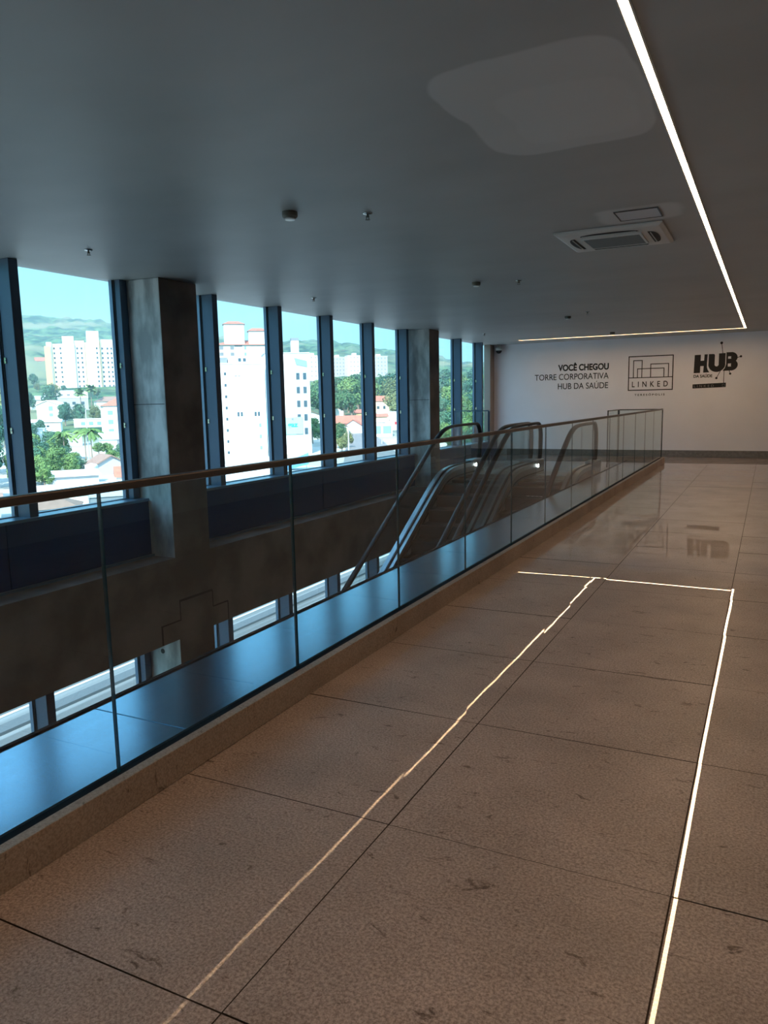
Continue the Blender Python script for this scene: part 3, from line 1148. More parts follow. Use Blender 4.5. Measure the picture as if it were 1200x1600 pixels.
def terrain():
    mb = MB()
    rs = []
    r = 9.0
    while r < 1900:
        rs.append(r)
        r *= 1.016 if r > 420 else (1.035 if r > 280 else 1.10)
    azs = [8 + i * .8 for i in range(9)] + [15.2 + i * .22 for i in range(200)] + [60 + i * 3 for i in range(0, 40)]
    n = len(azs)
    vs = []
    for r in rs:
        for az in azs:
            a = math.radians(az)
            x, y = -r * math.sin(a), r * math.cos(a)
            z = ground(x, y) - .05
            if r > 420:
                amp = min(1, (r - 420) / 350)
                p = Vector((x * .012, y * .012, 0))
                z += amp * (noise.noise(p) * 6 + noise.noise(p * 6) * 3.5 + noise.noise(p * 8) * 3 + abs(noise.noise(p * 3.1 + Vector((5, 0, 0)))) * 6)
                z += amp * 14 * noise.noise(Vector((x * .0030, y * .0030, 4)))
            if x > -7.6:
                z = min(z, -11.05)
            vs.append((x, y, z))
    fs = []
    for i in range(len(rs) - 1):
        for j in range(n - 1):
            fs.append((i * n + j, (i + 1) * n + j, (i + 1) * n + j + 1, i * n + j + 1))
    mb.add(vs, fs)
    m = bpy.data.materials.new('hill_ground'); m.use_nodes = True
    nn, l = m.node_tree.nodes, m.node_tree.links
    b = nn['Principled BSDF']; b.inputs['Roughness'].default_value = 1; b.inputs['Specular IOR Level'].default_value = 0
    t = nn.new('ShaderNodeTexCoord')
    def nz(s, d):
        q = nn.new('ShaderNodeTexNoise'); q.inputs['Scale'].default_value = s; q.inputs['Detail'].default_value = d
        l.new(t.outputs['Object'], q.inputs['Vector']); return q
    a1 = nz(.07, 10); a2 = nz(.008, 5)
    c1 = nn.new('ShaderNodeValToRGB')
    c1.color_ramp.elements[0].position = .43; c1.color_ramp.elements[0].color = (.015, .055, .035, 1)
    c1.color_ramp.elements[1].position = .60; c1.color_ramp.elements[1].color = (.09, .18, .08, 1)
    l.new(a1.outputs['Fac'], c1.inputs[0])
    c2 = nn.new('ShaderNodeValToRGB')
    c2.color_ramp.elements[0].position = .48; c2.color_ramp.elements[0].color = (0, 0, 0, 1)
    c2.color_ramp.elements[1].position = .62; c2.color_ramp.elements[1].color = (1, 1, 1, 1)
    l.new(a2.outputs['Fac'], c2.inputs[0])
    mx = nn.new('ShaderNodeMix'); mx.data_type = 'RGBA'
    l.new(c2.outputs[0], mx.inputs['Factor']); l.new(c1.outputs[0], mx.inputs['A'])
    mx.inputs['B'].default_value = (.17, .20, .12, 1)
    # paved town floor below the slope
    sp = nn.new('ShaderNodeSeparateXYZ'); l.new(t.outputs['Object'], sp.inputs[0])
    mr = nn.new('ShaderNodeMapRange'); mr.inputs['From Min'].default_value = -8.6; mr.inputs['From Max'].default_value = -7.0
    l.new(sp.outputs['Z'], mr.inputs[0])
    m3 = nn.new('ShaderNodeMix'); m3.data_type = 'RGBA'
    l.new(mr.outputs[0], m3.inputs['Factor']); m3.inputs['A'].default_value = (.42, .42, .38, 1)
    l.new(mx.outputs['Result'], m3.inputs['B'])
    l.new(m3.outputs['Result'], b.inputs['Base Color'])
    o = mb.build('hillside', m, smooth=True)
    return struct(o, 'town ground rising to a wooded hill', 'ground')


terrain()

M_ROAD = mat('pale_road', (0.27, 0.275, 0.28), .9, noise_amt=.6, scale=.35, detail=8, stretch=(7, .05, 1), contrast=(.36, .62))
M_LANE = mat('dark_lane_strip', (0.10, 0.11, 0.12), .9)
M_WHITEL = mat('white_road_paint', (0.8, 0.8, 0.78), .8)
mb = MB(); mb.box(-44, -13, -60, 140, -11.0, -10.93)
rd = struct(mb.build('road', M_ROAD), 'wide pale avenue running past the windows', 'road')
mb = MB()
for x, w, h in ((-17.0, .5, .10), (-20.6, .22, .02), (-22.4, .30, .02), (-24.2, .18, .02), (-26.3, .7, .12), (-28.8, .25, .02), (-30.4, .2, .02), (-32.2, .4, .02), (-35.0, .6, .12), (-38.0, .3, .02)):
    mb.box(x - w / 2, x + w / 2, -60, 140, -10.929, -10.92 + h)
mb.build('lane_strips', M_LANE, rd)
mb = MB()
for x in (-19.2, -23.3, -27.6, -31.3, -33.6, -36.6):
    mb.box(x - .08, x + .08, -60, 140, -10.929, -10.915)
mb.build('lane_lines', M_WHITEL, rd)
M_ASPH = mat('grey_asphalt', (0.20, 0.20, 0.20), .9, noise_amt=.2, scale=.3)
mb = MB()
pa = [(-48, 96), (-62, 120), (-78, 148), (-98, 182), (-118, 214)]
vs = []
for i, (x, y) in enumerate(pa):
    w = 9 - i
    vs += [(x - w * .8, y - w * .1, ground(x, y) + .08), (x + w * .8, y + w * .3, ground(x, y) + .08)]
    vs += [(x - w * .8, y - w * .1, ground(x, y) - .3), (x + w * .8, y + w * .3, ground(x, y) - .3)]
fs = []
for i in range(len(pa) - 1):
    a, b = 4 * i, 4 * i + 4
    fs += [(a, a + 1, b + 1, b), (a + 2, b + 2, b + 3, a + 3), (a, b, b + 2, a + 2), (a + 1, a + 3, b + 3, b + 1)]
mb.add(vs, fs)
struct(mb.build('side_street', M_ASPH, fix=True), 'grey street leading up to the red roofed houses', 'road')

# ---- building kit
BW = dict(cream=mat('cream_render', (0.80, 0.68, 0.48), .9), white=mat('white_render', (0.82, 0.82, 0.80), .9, noise_amt=.05, scale=.5),
          pale=mat('pale_render', (0.42, 0.44, 0.47), .9), grey=mat('grey_render', (0.20, 0.23, 0.26), .9),
          ochre=mat('ochre_render', (0.68, 0.48, 0.26), .9), terra=mat('terracotta_tiles', (0.50, 0.17, 0.11), .9, noise_amt=.25, scale=1.5),
          brown=mat('brown_tiles', (0.30, 0.19, 0.15), .9, noise_amt=.25, scale=1.5), sheet=mat('grey_roof_sheet', (0.42, 0.47, 0.52), .7),
          whitesheet=mat('white_roof_sheet', (0.78, 0.78, 0.78), .7), glass=mat('dark_window_glass', (0.05, 0.09, 0.12), .2),
          paleglass=mat('blue_window_glass', (0.22, 0.36, 0.44), .2), shutter=mat('brown_shutter', (0.28, 0.20, 0.16), .8),
          red=mat('red_sign', (0.65, 0.04, 0.05), .6), teal=mat('teal_sign', (0.01, 0.36, 0.36), .6), blue=mat('blue_awning', (0.10, 0.28, 0.50), .6),
          paleteal=mat('pale_teal_panel', (0.30, 0.62, 0.62), .7))


FOOT = []


def building(name, label, cat, x, y, w, d, h, wall='white', roof='flat', roofm='terra', rh=1.5, win=(), twist=0.0, z=None, sink=2.0, eave=.4, group=None):
    """win: list of (face, u0, u1, nu, z0, z1, nz, ww, wh, material). Local -Y faces the viewpoint; face 'f' front, 's' right side (+X), 'l' left."""
    az = math.atan2(-x, y)
    zg = ground(x, y) if z is None else z
    root = tag(empty(name, (x, y, zg), az + twist), label, cat, group)
    FOOT.append((x - math.sin(az) * d / 2, y + math.cos(az) * d / 2, (w + d) / 4 + .6))
    mb = MB(); mb.box(-w / 2, w / 2, 0, d, -sink, h)
    mb.build('wall', BW[wall], root)
    if roof == 'flat':
        mb = MB(); mb.box(-w / 2 - .15, w / 2 + .15, -.15, d + .15, h, h + .25)
        mb.build('roof_slab', BW[roofm] if roofm != 'terra' else BW['pale'], root)
    elif roof == 'gable':       # ridge runs in depth, gable faces the viewpoint
        mb = MB(); mb.prism_xz([(-w / 2, h), (w / 2, h), (0, h + rh)], 0.01, d - .01)
        mb.build('gable_wall', BW[wall], root, fix=True)
        mb = MB()
        for s in (-1, 1):
            X = s * (w / 2 + eave); Z = h - eave * rh / (w / 2)
            mb.prism_xz([(0, h + rh + .02), (X, Z + .02), (X, Z + .2), (0, h + rh + .22)], -eave, d + eave)
        mb.build('roof', BW[roofm], root, fix=True)
    elif roof == 'ridge':       # ridge runs sideways, the slope faces the viewpoint
        mb = MB()
        mb.add([(-w / 2 - eave, -eave, h), (w / 2 + eave, -eave, h), (w / 2 + eave, d / 2, h + rh), (-w / 2 - eave, d / 2, h + rh), (-w / 2 - eave, d + eave, h), (w / 2 + eave, d + eave, h)],
               [(0, 1, 2, 3), (3, 2, 5, 4), (0, 3, 4), (1, 5, 2), (0, 4, 5, 1)])
        mb.build('roof', BW[roofm], root, fix=True)
    elif roof == 'hip':
        mb = MB()
        e_ = eave; rl = max(.1, w / 2 - d / 2) if w > d else .1
        mb.add([(-w / 2 - e_, -e_, h), (w / 2 + e_, -e_, h), (w / 2 + e_, d + e_, h), (-w / 2 - e_, d + e_, h), (-rl, d / 2, h + rh), (rl, d / 2, h + rh)],
               [(0, 1, 5, 4), (1, 2, 5), (2, 3, 4, 5), (3, 0, 4), (0, 3, 2, 1)])
        mb.build('roof', BW[roofm], root, fix=True)
    proto = {}
    for (face, u0, u1, nu, z0, z1, nz_, ww, wh, wm) in win:
        for i in range(nu):
            for j in range(nz_):
                u = u0 + (u1 - u0) * (i / (nu - 1) if nu > 1 else 0)
                zz = z0 + (z1 - z0) * (j / (nz_ - 1) if nz_ > 1 else 0)
                key = (ww, wh, wm)
                if key not in proto:
                    mb = MB(); mb.box(-ww / 2, ww / 2, -.06, .05, -wh / 2, wh / 2)
                    o = mb.build('window', BW[wm], root); proto[key] = o
                else:
                    o = proto[key].copy(); COL.objects.link(o); o.parent = root
                if face == 'f':
                    o.location = (u, 0, zz); o.rotation_euler = (0, 0, 0)
                elif face == 's':
                    o.location = (w / 2, u, zz); o.rotation_euler = (0, 0, math.pi / 2)
                else:
                    o.location = (-w / 2, u, zz); o.rotation_euler = (0, 0, -math.pi / 2)
    return root


def addbox(root, name, m, x0, x1, y0, y1, z0, z1, par=None):
    mb = MB(); mb.box(x0, x1, y0, y1, z0, z1)
    return mb.build(name, m, par or root)


# cream apartment cluster
az = math.atan2(401, 361)
FOOT += [(-415, 350, 14), (-400, 372, 16), (-382, 380, 14)]
cl = tag(empty('apartment_block', (-401.1, 361.5, 12), az), 'large cream and white apartment block in front of the wooded hill', 'building')
segs = [('ochre', -20.5, -16.8, -2, 29.0), ('white', -19.3, -16.2, -1.2, 31.5), ('cream', -17.5, -13.0, 0, 30.5), ('white', -13.0, -8.4, -1, 30.6), ('white', -9.6, -2.8, -3, 35.2), ('cream', -5.8, -2.6, -3.4, 30.5),
        ('white', -2.6, 3.4, -2, 32.5), ('cream', 3.4, 5.3, -1, 31.6), ('white', 5.0, 12.4, -4, 38.6), ('ochre', 12.4, 13.2, -3, 32.8), ('white', 13.2, 25, -2, 33.4)]
for i, (c, a, b, y0, h) in enumerate(segs):
    addbox(cl, 'block_wall', BW[c], a, b, y0, 14, -6, h)
cnt = 0
for (u, yf) in ((-14.8, -.1), (-11.0, -1.1), (-1.0, -3.5 + 1.45), (1.6, -2.1), (10.8, -4.1), (14.2, -2.1), (17.3, -2.1), (19.7, -2.1)):
    for j in range(9):
        mb = MB(); mb.box(u - .5, u + .5, yf - .05, yf + .1, 3 + j * 3.0, 4.3 + j * 3.0)
        if j == 0:
            pr = mb.build('window', BW['glass'], cl); continue
        o = pr.copy(); COL.objects.link(o); o.parent = cl; o.location = (0, 0, j * 3.0)

# white tower, terracotta roofed tower behind it, grey tower with the teal sign
wt = building('office_tower', 'tall white tower block with small dark windows, largest seen past the first column', 'building', -100.9, 130.4, 14.0, 14, 19.6, 'white', 'flat', 'whitesheet', twist=.12,
              win=[('f', -5.0, -4.3, 2, 9.2, 9.2, 1, .35, .9, 'glass'), ('f', 1.1, 1.8, 2, 9.2, 9.2, 1, .45, .9, 'glass'), ('f', 4.7, 5.4, 2, 9.2, 9.2, 1, .45, .9, 'glass'),
                   ('f', -1.3, -1.3, 1, 1.2, 17.6, 8, .45, .6, 'glass'), ('f', -5.6, -4.8, 2, 17.2, 17.2, 1, .4, .25, 'grey'), ('f', .9, 1.6, 2, 17.2, 17.2, 1, .5, .2, 'grey'), ('f', 5.6, 5.6, 1, 2.0, 6.8, 3, .5, .8, 'paleglass')])
for j in range(8):
    addbox(wt, 'balcony', BW['pale'], -5.6, -3.1, -.35, 0, 1.3 + j * 2.35, 2.1 + j * 2.35)
addbox(wt, 'rooftop_screen', BW['grey'], -6.6, -.6, 1.0, 6, 19.85, 21.0)
addbox(wt, 'rooftop_box', BW['white'], -.4, 6.6, 1.2, 7, 19.85, 21.2)
for x in (2.0, 3.0):
    addbox(wt, 'window', BW['glass'], x - .3, x + .3, 1.1, 1.25, 20.2, 20.9)

tt = building('apartment_tower', 'distant white tower with terracotta roof turrets rising behind the white tower', 'building', -239, 320.7, 30, 18, 30.5, 'white', 'hip', 'terra', rh=3.0, twist=.05, eave=.8,
              win=[('f', -11.5, -6.2, 2, 26.0, 29.0, 2, 1.9, 1.6, 'grey'), ('f', .3, .3, 1, 26.0, 29.0, 2, 1.0, 1.6, 'paleglass')])
addbox(tt, 'arched_window_head', BW['grey'], -5.0, -1.2, -.1, .1, 29.6, 30.4)
for (a, b, h) in ((-9.8, .2, 41.0), (2.4, 11.4, 37.6)):
    t_ = addbox(tt, 'turret', BW['white'], a, b, 1.5, 9, 30, h)
    mb = MB(); c_ = (a + b) / 2
    mb.add([(a - .6, .9, h), (b + .6, .9, h), (b + .6, 9.6, h), (a - .6, 9.6, h), (c_ - 2.5, 5, h + 1.7), (c_ + 2.5, 5, h + 1.7)], [(0, 1, 5, 4), (1, 2, 5), (2, 3, 4, 5), (3, 0, 4), (0, 3, 2, 1)])
    mb.build('turret_roof', BW['terra'], t_, fix=True)

gt = building('apartment_tower', 'white tower with two rooftop chimneys and a teal gaz sign beside the far trees', 'building', -94.6, 142.0, 9.6, 10, 21.9, 'white', 'flat', 'pale', twist=.10,
              win=[('f', 2.2, 2.2, 1, 8.0, 17.0, 4, .7, 1.4, 'glass'), ('f', 3.7, 3.7, 1, 5.0, 17.0, 5, .7, 1.4, 'glass')])
addbox(gt, 'recess_panel', BW['pale'], 1.4, 4.3, -.10, 0, -1, 19.4)
for o in [c for c in gt.children if c.name.startswith('window')]:
    o.location.y -= .1
mb = MB(); mb.prism_xz([(1.5, 21.0), (4.3, 20.3), (4.3, 19.0), (1.9, 19.5)], -.2, .02)
mb.build('top_glazing', BW['paleglass'], gt, fix=True)
for (a, b, h) in ((-3.0, -1.1, 25.6), (1.4, 3.0, 24.9)):
    c_ = addbox(gt, 'chimney', BW['white'], a, b, 3, 5, 21.9, h)
    addbox(gt, 'chimney_cap', BW['grey'], a - .05, b + .05, 2.95, 5.05, h, h + .6, par=c_)
sg = addbox(gt, 'sign_panel', BW['paleteal'], -5.0, 2.9, -.3, -.101, 4.4, 8.1)
split_letters(text_obj('gaz', 'sign_lettering', BW['teal'], -.4, 6.0, width=2.2, cap=1.1, bold=.03, y=-.3, depth=.05, parent=sg))
mb = MB(); mb.cyl((.7, -.36, 7.7), .25, .25, .06, 12, axis='y')
mb.build('sign_mark', BW['grey'], sg)

for i, (lb, x, y, w, h) in enumerate((('distant pale apartment block next to the chimneyed tower', -315.9, 510.1, 15, 18), ('distant plain apartment block, second from the chimneyed tower', -309.3, 537.4, 12, 15.5),
                                       ('distant white apartment block with a dark window column', -287.6, 526.6, 12.4, 17.5), ('distant apartment block beside the second column', -280.3, 553.0, 13, 15.6))):
    building('apartment_block', lb, 'building', x, y, w, 10, h, 'white' if i % 2 == 0 else 'pale', 'flat', 'whitesheet', twist=.25, sink=8,
             win=[('f', -w * .3, w * .35, 4, 2.5, h - 1.5, 5, .9, 1.1, 'grey')], group='distant apartment blocks')
    addbox(COL.objects[-1] if False else [o for o in COL.objects if o.name.startswith('apartment_block') and o.parent is None][-1], 'roof_tank_house', BW['white'], -1.5, 1.5, 3, 7, h, h + 2)

HOUSES = [
    # name, label, x, y, w, d, h, wall, roof, roofmat, rh, windows, twist
    ('house', 'white house with a grey roof below the cream apartment block', -312.8, 254.1, 14, 8, 4.5, 'white', 'ridge', 'sheet', 2.0, [], .1),
    ('house', 'white gabled house with a blue upper window among the trees', -246.0, 204.6, 8.2, 9, 6.6, 'white', 'gable', 'whitesheet', 1.6, [('f', 1.2, 1.2, 1, 5.2, 5.2, 1, 1.6, 1.7, 'paleglass'), ('f', 1.2, 1.2, 1, 2.8, 2.8, 1, 1.4, 1.2, 'paleglass')], -.35),
    ('house', 'long low white building at the foot of the cream apartment block', -345, 300, 22, 8, 5.0, 'white', 'flat', 'sheet', 1, [('f', -6, 8, 5, 2.6, 2.6, 1, 1.6, 1, 'grey')], .05),
    ('house', 'white and ochre walled building behind the tall palm', -299.7, 263.4, 15, 8, 5.5, 'pale', 'flat', 'whitesheet', 1, [('f', -3, 5, 3, 3, 3, 1, 1.5, 1.4, 'glass')], .1),
    ('house', 'house with a pink hipped roof beside the second palm', -280.3, 270.7, 15, 8, 4.0, 'white', 'hip', 'brown', 2.4, [('f', -4, 4, 3, 2, 2, 1, 1.2, 1.3, 'glass')], .15),
    ('house', 'low white house partly hidden by the palms', -214, 175.5, 11, 7, 3.2, 'white', 'ridge', 'whitesheet', .9, [('f', .5, 1.6, 2, 1.9, 1.9, 1, .8, .6, 'glass')], -.1),
    ('house', 'white shed with a dark doorway below the trees', -179.9, 142.8, 8, 6, 3.9, 'white', 'flat', 'sheet', 1, [('f', -2.2, -2.2, 1, 2.6, 2.6, 1, 2.2, 1.0, 'glass')], -.1),
    ('house', 'row of white flat roofed garages behind the palms', -214.3, 197.9, 14, 7, 2.7, 'white', 'flat', 'whitesheet', 1, [('f', -4, 4, 4, 1.3, 1.3, 1, 1.4, 1.2, 'paleglass')], 0),
    ('house', 'three storey white building with blue windows and a terracotta roof', -178.3, 177.1, 13, 9, 9.3, 'white', 'hip', 'terra', 2.4, [('f', -4.6, 4.4, 4, 1.6, 7.2, 3, 1.5, 1.3, 'paleglass')], .12),
    ('shed', 'large shed with a bluish grey sheet roof under the three storey building', -146.0, 143.9, 11, 8, 2.1, 'white', 'ridge', 'sheet', 1.9, [('f', -.5, 3.8, 2, 1.2, 1.2, 1, 2.6, 1.4, 'grey')], .1),
    ('shed', 'small brown gabled shed with a white wall near the rooftop tank', -102.8, 97.9, 5.2, 6, 1.8, 'pale', 'gable', 'brown', 1.4, [], .3),
    ('house', 'low pale wall house between palms and bushes', -163.5, 142.2, 6, 5, 3.1, 'pale', 'flat', 'pale', 1, [], 0),
    ('warehouse', 'low warehouse with a white flat roof behind the handrail', -94.4, 82.0, 7.6, 8, 1.7, 'pale', 'ridge', 'whitesheet', .7, [], .1),
    ('warehouse', 'warehouse with a salmon terracotta roof behind the handrail', -87.0, 88.8, 7.2, 6, 1.3, 'white', 'ridge', 'terra', 1.5, [], .05),
    ('warehouse', 'long white roofed hall just above the window sill', -77.0, 70.6, 14, 9, 1.4, 'white', 'ridge', 'whitesheet', .9, [], .1),
    ('house', 'house with a brown tiled roof low in the nearest wide window', -70.8, 57.9, 6, 5, 1.3, 'pale', 'hip', 'brown', 1.3, [], -.1),
    ('shop', 'grey shop front with a white letter board and a red board below the white hall', -67.6, 66.6, 8.4, 4, 1.9, 'grey', 'flat', 'pale', 1, [('f', -3.2, -3.2, 1, 1.0, 1.0, 1, .2, 1.5, 'white'), ('f', 2.2, 2.2, 1, 1.2, 1.2, 1, .5, 1.1, 'white'), ('f', -1.9, -1.9, 1, .5, .5, 1, 1.3, .9, 'red')], .1),
    ('house', 'tiny red roofed house far up the wooded hill', -575, 480, 16, 9, 6, 'pale', 'ridge', 'terra', 3.5, [], .1),
    ('house', 'pale house with a brown roof at the very corner of the nearest window', -76.8, 54.0, 4, 4, 2.2, 'pale', 'ridge', 'brown', .8, [], 0),
    ('house', 'white gabled house beside the chimneyed tower', -150, 240, 9, 7, 2.6, 'white', 'gable', 'brown', 1.5, [], .3),
    ('house', 'white flat house above the big red roof', -150, 259, 5, 6, 3.6, 'white', 'flat', 'whitesheet', 1, [], 0),
    ('house', 'long house with a big dull red roof seen between two mullions', -119.5, 210.2, 12, 9, 2.6, 'pale', 'ridge', 'terra', 2.4, [('f', -4, 4, 4, 1.3, 1.3, 1, .9, .9, 'glass')], .1),
    ('house', 'white gabled house attached to the big red roof', -112.6, 203.6, 5.6, 5, 2.3, 'white', 'gable', 'terra', 1.8, [], -.1),
    ('house', 'small salmon roofed house behind the big red roof', -139.6, 261.7, 7, 6, 2.4, 'ochre', 'ridge', 'terra', 1.4, [], .1),
    ('house', 'tiny cream house in front of the big red roof', -112.5, 197.2, 3.4, 4, 2.3, 'cream', 'gable', 'brown', .8, [('f', 0, 0, 1, 1.2, 1.2, 1, .8, .8, 'glass')], .1),
    ('house', 'two storey cream house with a terracotta roof before the second column', -141.1, 276.3, 9, 8, 6.0, 'cream', 'ridge', 'terra', 2.2, [('f', -2.5, 2.5, 3, 3.5, 3.5, 1, 1, 1.2, 'glass')], .1),
    ('house', 'cream house with a dark doorway beneath the terracotta house', -112.1, 220.1, 5.5, 6, 4.2, 'cream', 'ridge', 'terra', 1.0, [('f', 1, 1, 1, 1.6, 1.6, 1, 1.4, 1.2, 'glass')], .1),
    ('house', 'long white building with a flat roof before the second column', -116.5, 238.5, 11, 8, 4.6, 'white', 'flat', 'whitesheet', 1, [('f', -3, 4, 4, 2.0, 2.0, 1, .8, 1.0, 'pale')], .1),
    ('shop', 'white shop with large pale blue windows beside the street', -98.3, 194.3, 6.2, 6, 4.0, 'white', 'flat', 'whitesheet', 1, [('f', -1.4, 1.6, 2, 1.9, 1.9, 1, 2.4, 2.2, 'paleglass')], .1),
    ('shop', 'small white shop with a red sign board next to the second column', -105.5, 221.4, 5.5, 6, 3.0, 'white', 'flat', 'whitesheet', 1, [('f', 0, 0, 1, 2.2, 2.2, 1, 3.2, .9, 'red')], .1),
    ('house', 'cream hillside house with a low gable among the trees', -177.1, 357.4, 8, 7, 2.4, 'cream', 'gable', 'terra', 1.7, [('f', -1.5, 1.5, 2, 1.3, 1.3, 1, .8, .8, 'glass')], .1),
    ('house', 'pink walled hillside house with a terracotta roof among the trees', -180.0, 378.7, 7, 7, 4.2, 'white', 'ridge', 'terra', 1.4, [('f', -.9, .9, 2, 2.6, 2.6, 1, .9, 1.2, 'glass')], .1),
    ('house', 'white building at the foot of the green hillside past the second column', -73.5, 181.7, 4.5, 5, 3.4, 'white', 'ridge', 'terra', .9, [('f', -1, 1, 2, 1.6, 1.6, 1, .7, .9, 'grey')], .1),
    ('warehouse', 'pale low warehouse past the second column above the escalator', -64.9, 158.0, 5, 5, 1.9, 'white', 'flat', 'whitesheet', 1, [], .1),
]
for (nm, lb, x, y, w, d, h, wall, roof, rm, rh, win, tw) in HOUSES:
    building(nm, lb, 'building' if nm != 'house' else 'house', x, y, w, d, h, wall, roof, rm, rh, win, tw)

# filling station under the chimneyed tower
az = math.atan2(71.9, 111)
fc = tag(empty('fuel_station_canopy', (-73.8, 113.0, ground(-73.8, 113)), az), 'blue ribbed canopy at the foot of the chimneyed tower', 'canopy')
mb = MB(); mb.add([(-1.9, 0, 1.5), (1.9, 0, 3.0), (1.9, 3, 3.0), (-1.9, 3, 1.5), (-1.9, 0, .2), (1.9, 0, 1.2), (1.9, 3, 1.2), (-1.9, 3, .2)], [(0, 1, 2, 3), (4, 7, 6, 5), (0, 4, 5, 1), (1, 5, 6, 2), (2, 6, 7, 3), (3, 7, 4, 0)])
mb.build('canopy_roof', BW['blue'], fc, fix=True)
for x in (-1.5, 1.5):
    addbox(fc, 'post', BW['white'], x - .08, x + .08, 1.4, 1.6, -.3, .9)
tb = tag(empty('kiosk', (-73.6, 107.4, ground(-73.6, 107)), az), 'bright teal kiosk with a grey roof beside the blue canopy', 'kiosk')
addbox(tb, 'wall', BW['teal'], -.75, .75, 0, 2, -.6, 1.45)
addbox(tb, 'roof', BW['grey'], -.95, .95, -.2, 2.2, 1.45, 1.7)
yd = mb = MB()
pts = [(-56, 70), (-95, 118), (-66, 122), (-50, 88)]
mb.add([(x, y, ground(x, y) + .06) for x, y in pts] + [(x, y, ground(x, y) - .3) for x, y in pts], [(0, 3, 2, 1), (4, 5, 6, 7), (0, 1, 5, 4), (1, 2, 6, 5), (2, 3, 7, 6), (3, 0, 4, 7)])
struct(mb.build('forecourt', mat('white_concrete', (0.78, 0.78, 0.76), .9), fix=True), 'sunlit white forecourt at the foot of the white tower', 'ground')

# parked cars on the forecourt
def car(x, y, rz, m, label):
    r = tag(empty('car', (x, y, ground(x, y) + .07), rz), label, 'car', 'cars parked by the white tower')
    mb = MB()
    body = [(-2.1, .35), (2.1, .35), (2.15, .75), (1.3, .92), (.7, 1.42), (-1.0, 1.45), (-1.75, .98), (-2.1, .9)]
    mb.prism_xz(body, -.85, .85)
    mb.build('body', m, r, fix=True, bevel=.06)
    mb = MB(); mb.prism_xz([(1.12, .95), (.66, 1.36), (-.95, 1.38), (-1.5, .98)], -.87, .87)
    mb.build('side_glass', BW['glass'], r, fix=True)
    for sx in (-1.3, 1.3):
        for sy in (-.8, .62):
            mb = MB(); mb.cyl((sx, sy, .33), .33, .33, .2, 16, axis='y')
            mb.build('wheel', M_RUBBER, r)


car(-67.5, 92.5, .7, mat('silver_car', (0.55, 0.56, 0.58), .3, metal=.4), 'silver car on the white forecourt')
car(-66.8, 96.5, .8, mat('dark_car', (0.05, 0.06, 0.07), .3), 'dark car parked behind the silver one')

# water tank
wtk = tag(empty('water_tank', (-97.5, 88.6, ground(-97.5, 88.6)), 0), 'pale blue round water tank by the brown gabled shed', 'tank')
mb = MB(); mb.lathe((0, 0, 0), [(0, .1), (.9, .1), (1.0, 2.4), (1.05, 2.45), (.9, 2.75), (0, 3.0)], 20)
mb.build('tank_body', mat('pale_tank', (0.55, 0.66, 0.72), .6), wtk, smooth=True)

# poles along the street
def pole(x, y, h, label):
    r = tag(empty('utility_pole', (x, y, ground(x, y))), label, 'pole', 'utility poles along the side street')
    mb = MB(); mb.cyl((0, 0, -.3), .16, .10, h + .3, 10); mb.build('shaft', BW['pale'], r)
    if h > 10:
        mb = MB(); mb.box(0, 1.3, -.05, .05, h - .05, h + .05); mb.build('lamp_arm', BW['pale'], r)
    else:
        mb = MB(); mb.box(-1.0, 1.0, -.06, .06, h - .7, h - .55); mb.build('crossarm', BW['grey'], r)


pole(-82, 146, 6.5, 'concrete utility pole at the kerb of the side street before the red roofed houses')
pole(-64, 108, 5.0, 'thin utility pole near the blue canopy')
pole(-127, 115, 10.7, 'tall pale lamp post standing among the palms')
pole(-86, 170, 6.0, 'utility pole in front of the shop with pale blue windows')

# ---- trees
def leafmat(nm, a, b):
    return mat(nm, a, .9, col2=b, scale=1.2, detail=6, spec=.1, contrast=(.4, .62))


LM = [leafmat('foliage_deep', (.09, .19, .08), (.04, .10, .05)), leafmat('foliage_bright', (.17, .28, .09), (.08, .16, .06)), leafmat('foliage_bluegreen', (.09, .20, .12), (.04, .11, .075)), leafmat('foliage_olive', (.22, .25, .11), (.11, .15, .07))]
M_BARK = mat('bark', (.24, .19, .15), .95)


def crown_mesh(seed, blobs):
    """an irregular crown: leaf clumps scattered over and inside a few lobes"""
    rnd = random.Random(seed)
    vs, fs = [], []
    lobes = []
    for i in range(blobs):
        a = rnd.uniform(0, 6.28); r = rnd.uniform(.05, .34); z = rnd.uniform(.36, .84)
        if z > .7: r *= .6
        lobes.append((Vector((r * math.cos(a), r * math.sin(a), z)), rnd.uniform(.11, .20)))
    for c, s in lobes:
        for k in range(150):
            d = Vector((rnd.gauss(0, 1), rnd.gauss(0, 1), rnd.gauss(0, 1)))
            d.normalize()
            p = c + Vector((d.x, d.y, d.z * .85)) * s * rnd.uniform(.72, 1.12)
            n_ = (d + Vector((rnd.uniform(-.6, .6), rnd.uniform(-.6, .6), rnd.uniform(-.2, .8)))).normalized()
            t1 = n_.orthogonal().normalized()
            t1 = Matrix.Rotation(rnd.uniform(0, 6.28), 3, n_) @ t1
            t2 = n_.cross(t1)
            w = rnd.uniform(.016, .032); h = w * rnd.uniform(.7, 1.3)
            b = len(vs)
            for q in (p - t1 * w - t2 * h * .4, p - t2 * h * .9, p + t1 * w - t2 * h * .1, p + t1 * w * .6 + t2 * h, p - t1 * w * .7 + t2 * h * .7):
                vs.append(tuple(q))
            fs.append((b, b + 1, b + 2, b + 3, b + 4))
    me = bpy.data.meshes.new('foliage')
    me.from_pydata(vs, [], fs)
    return me


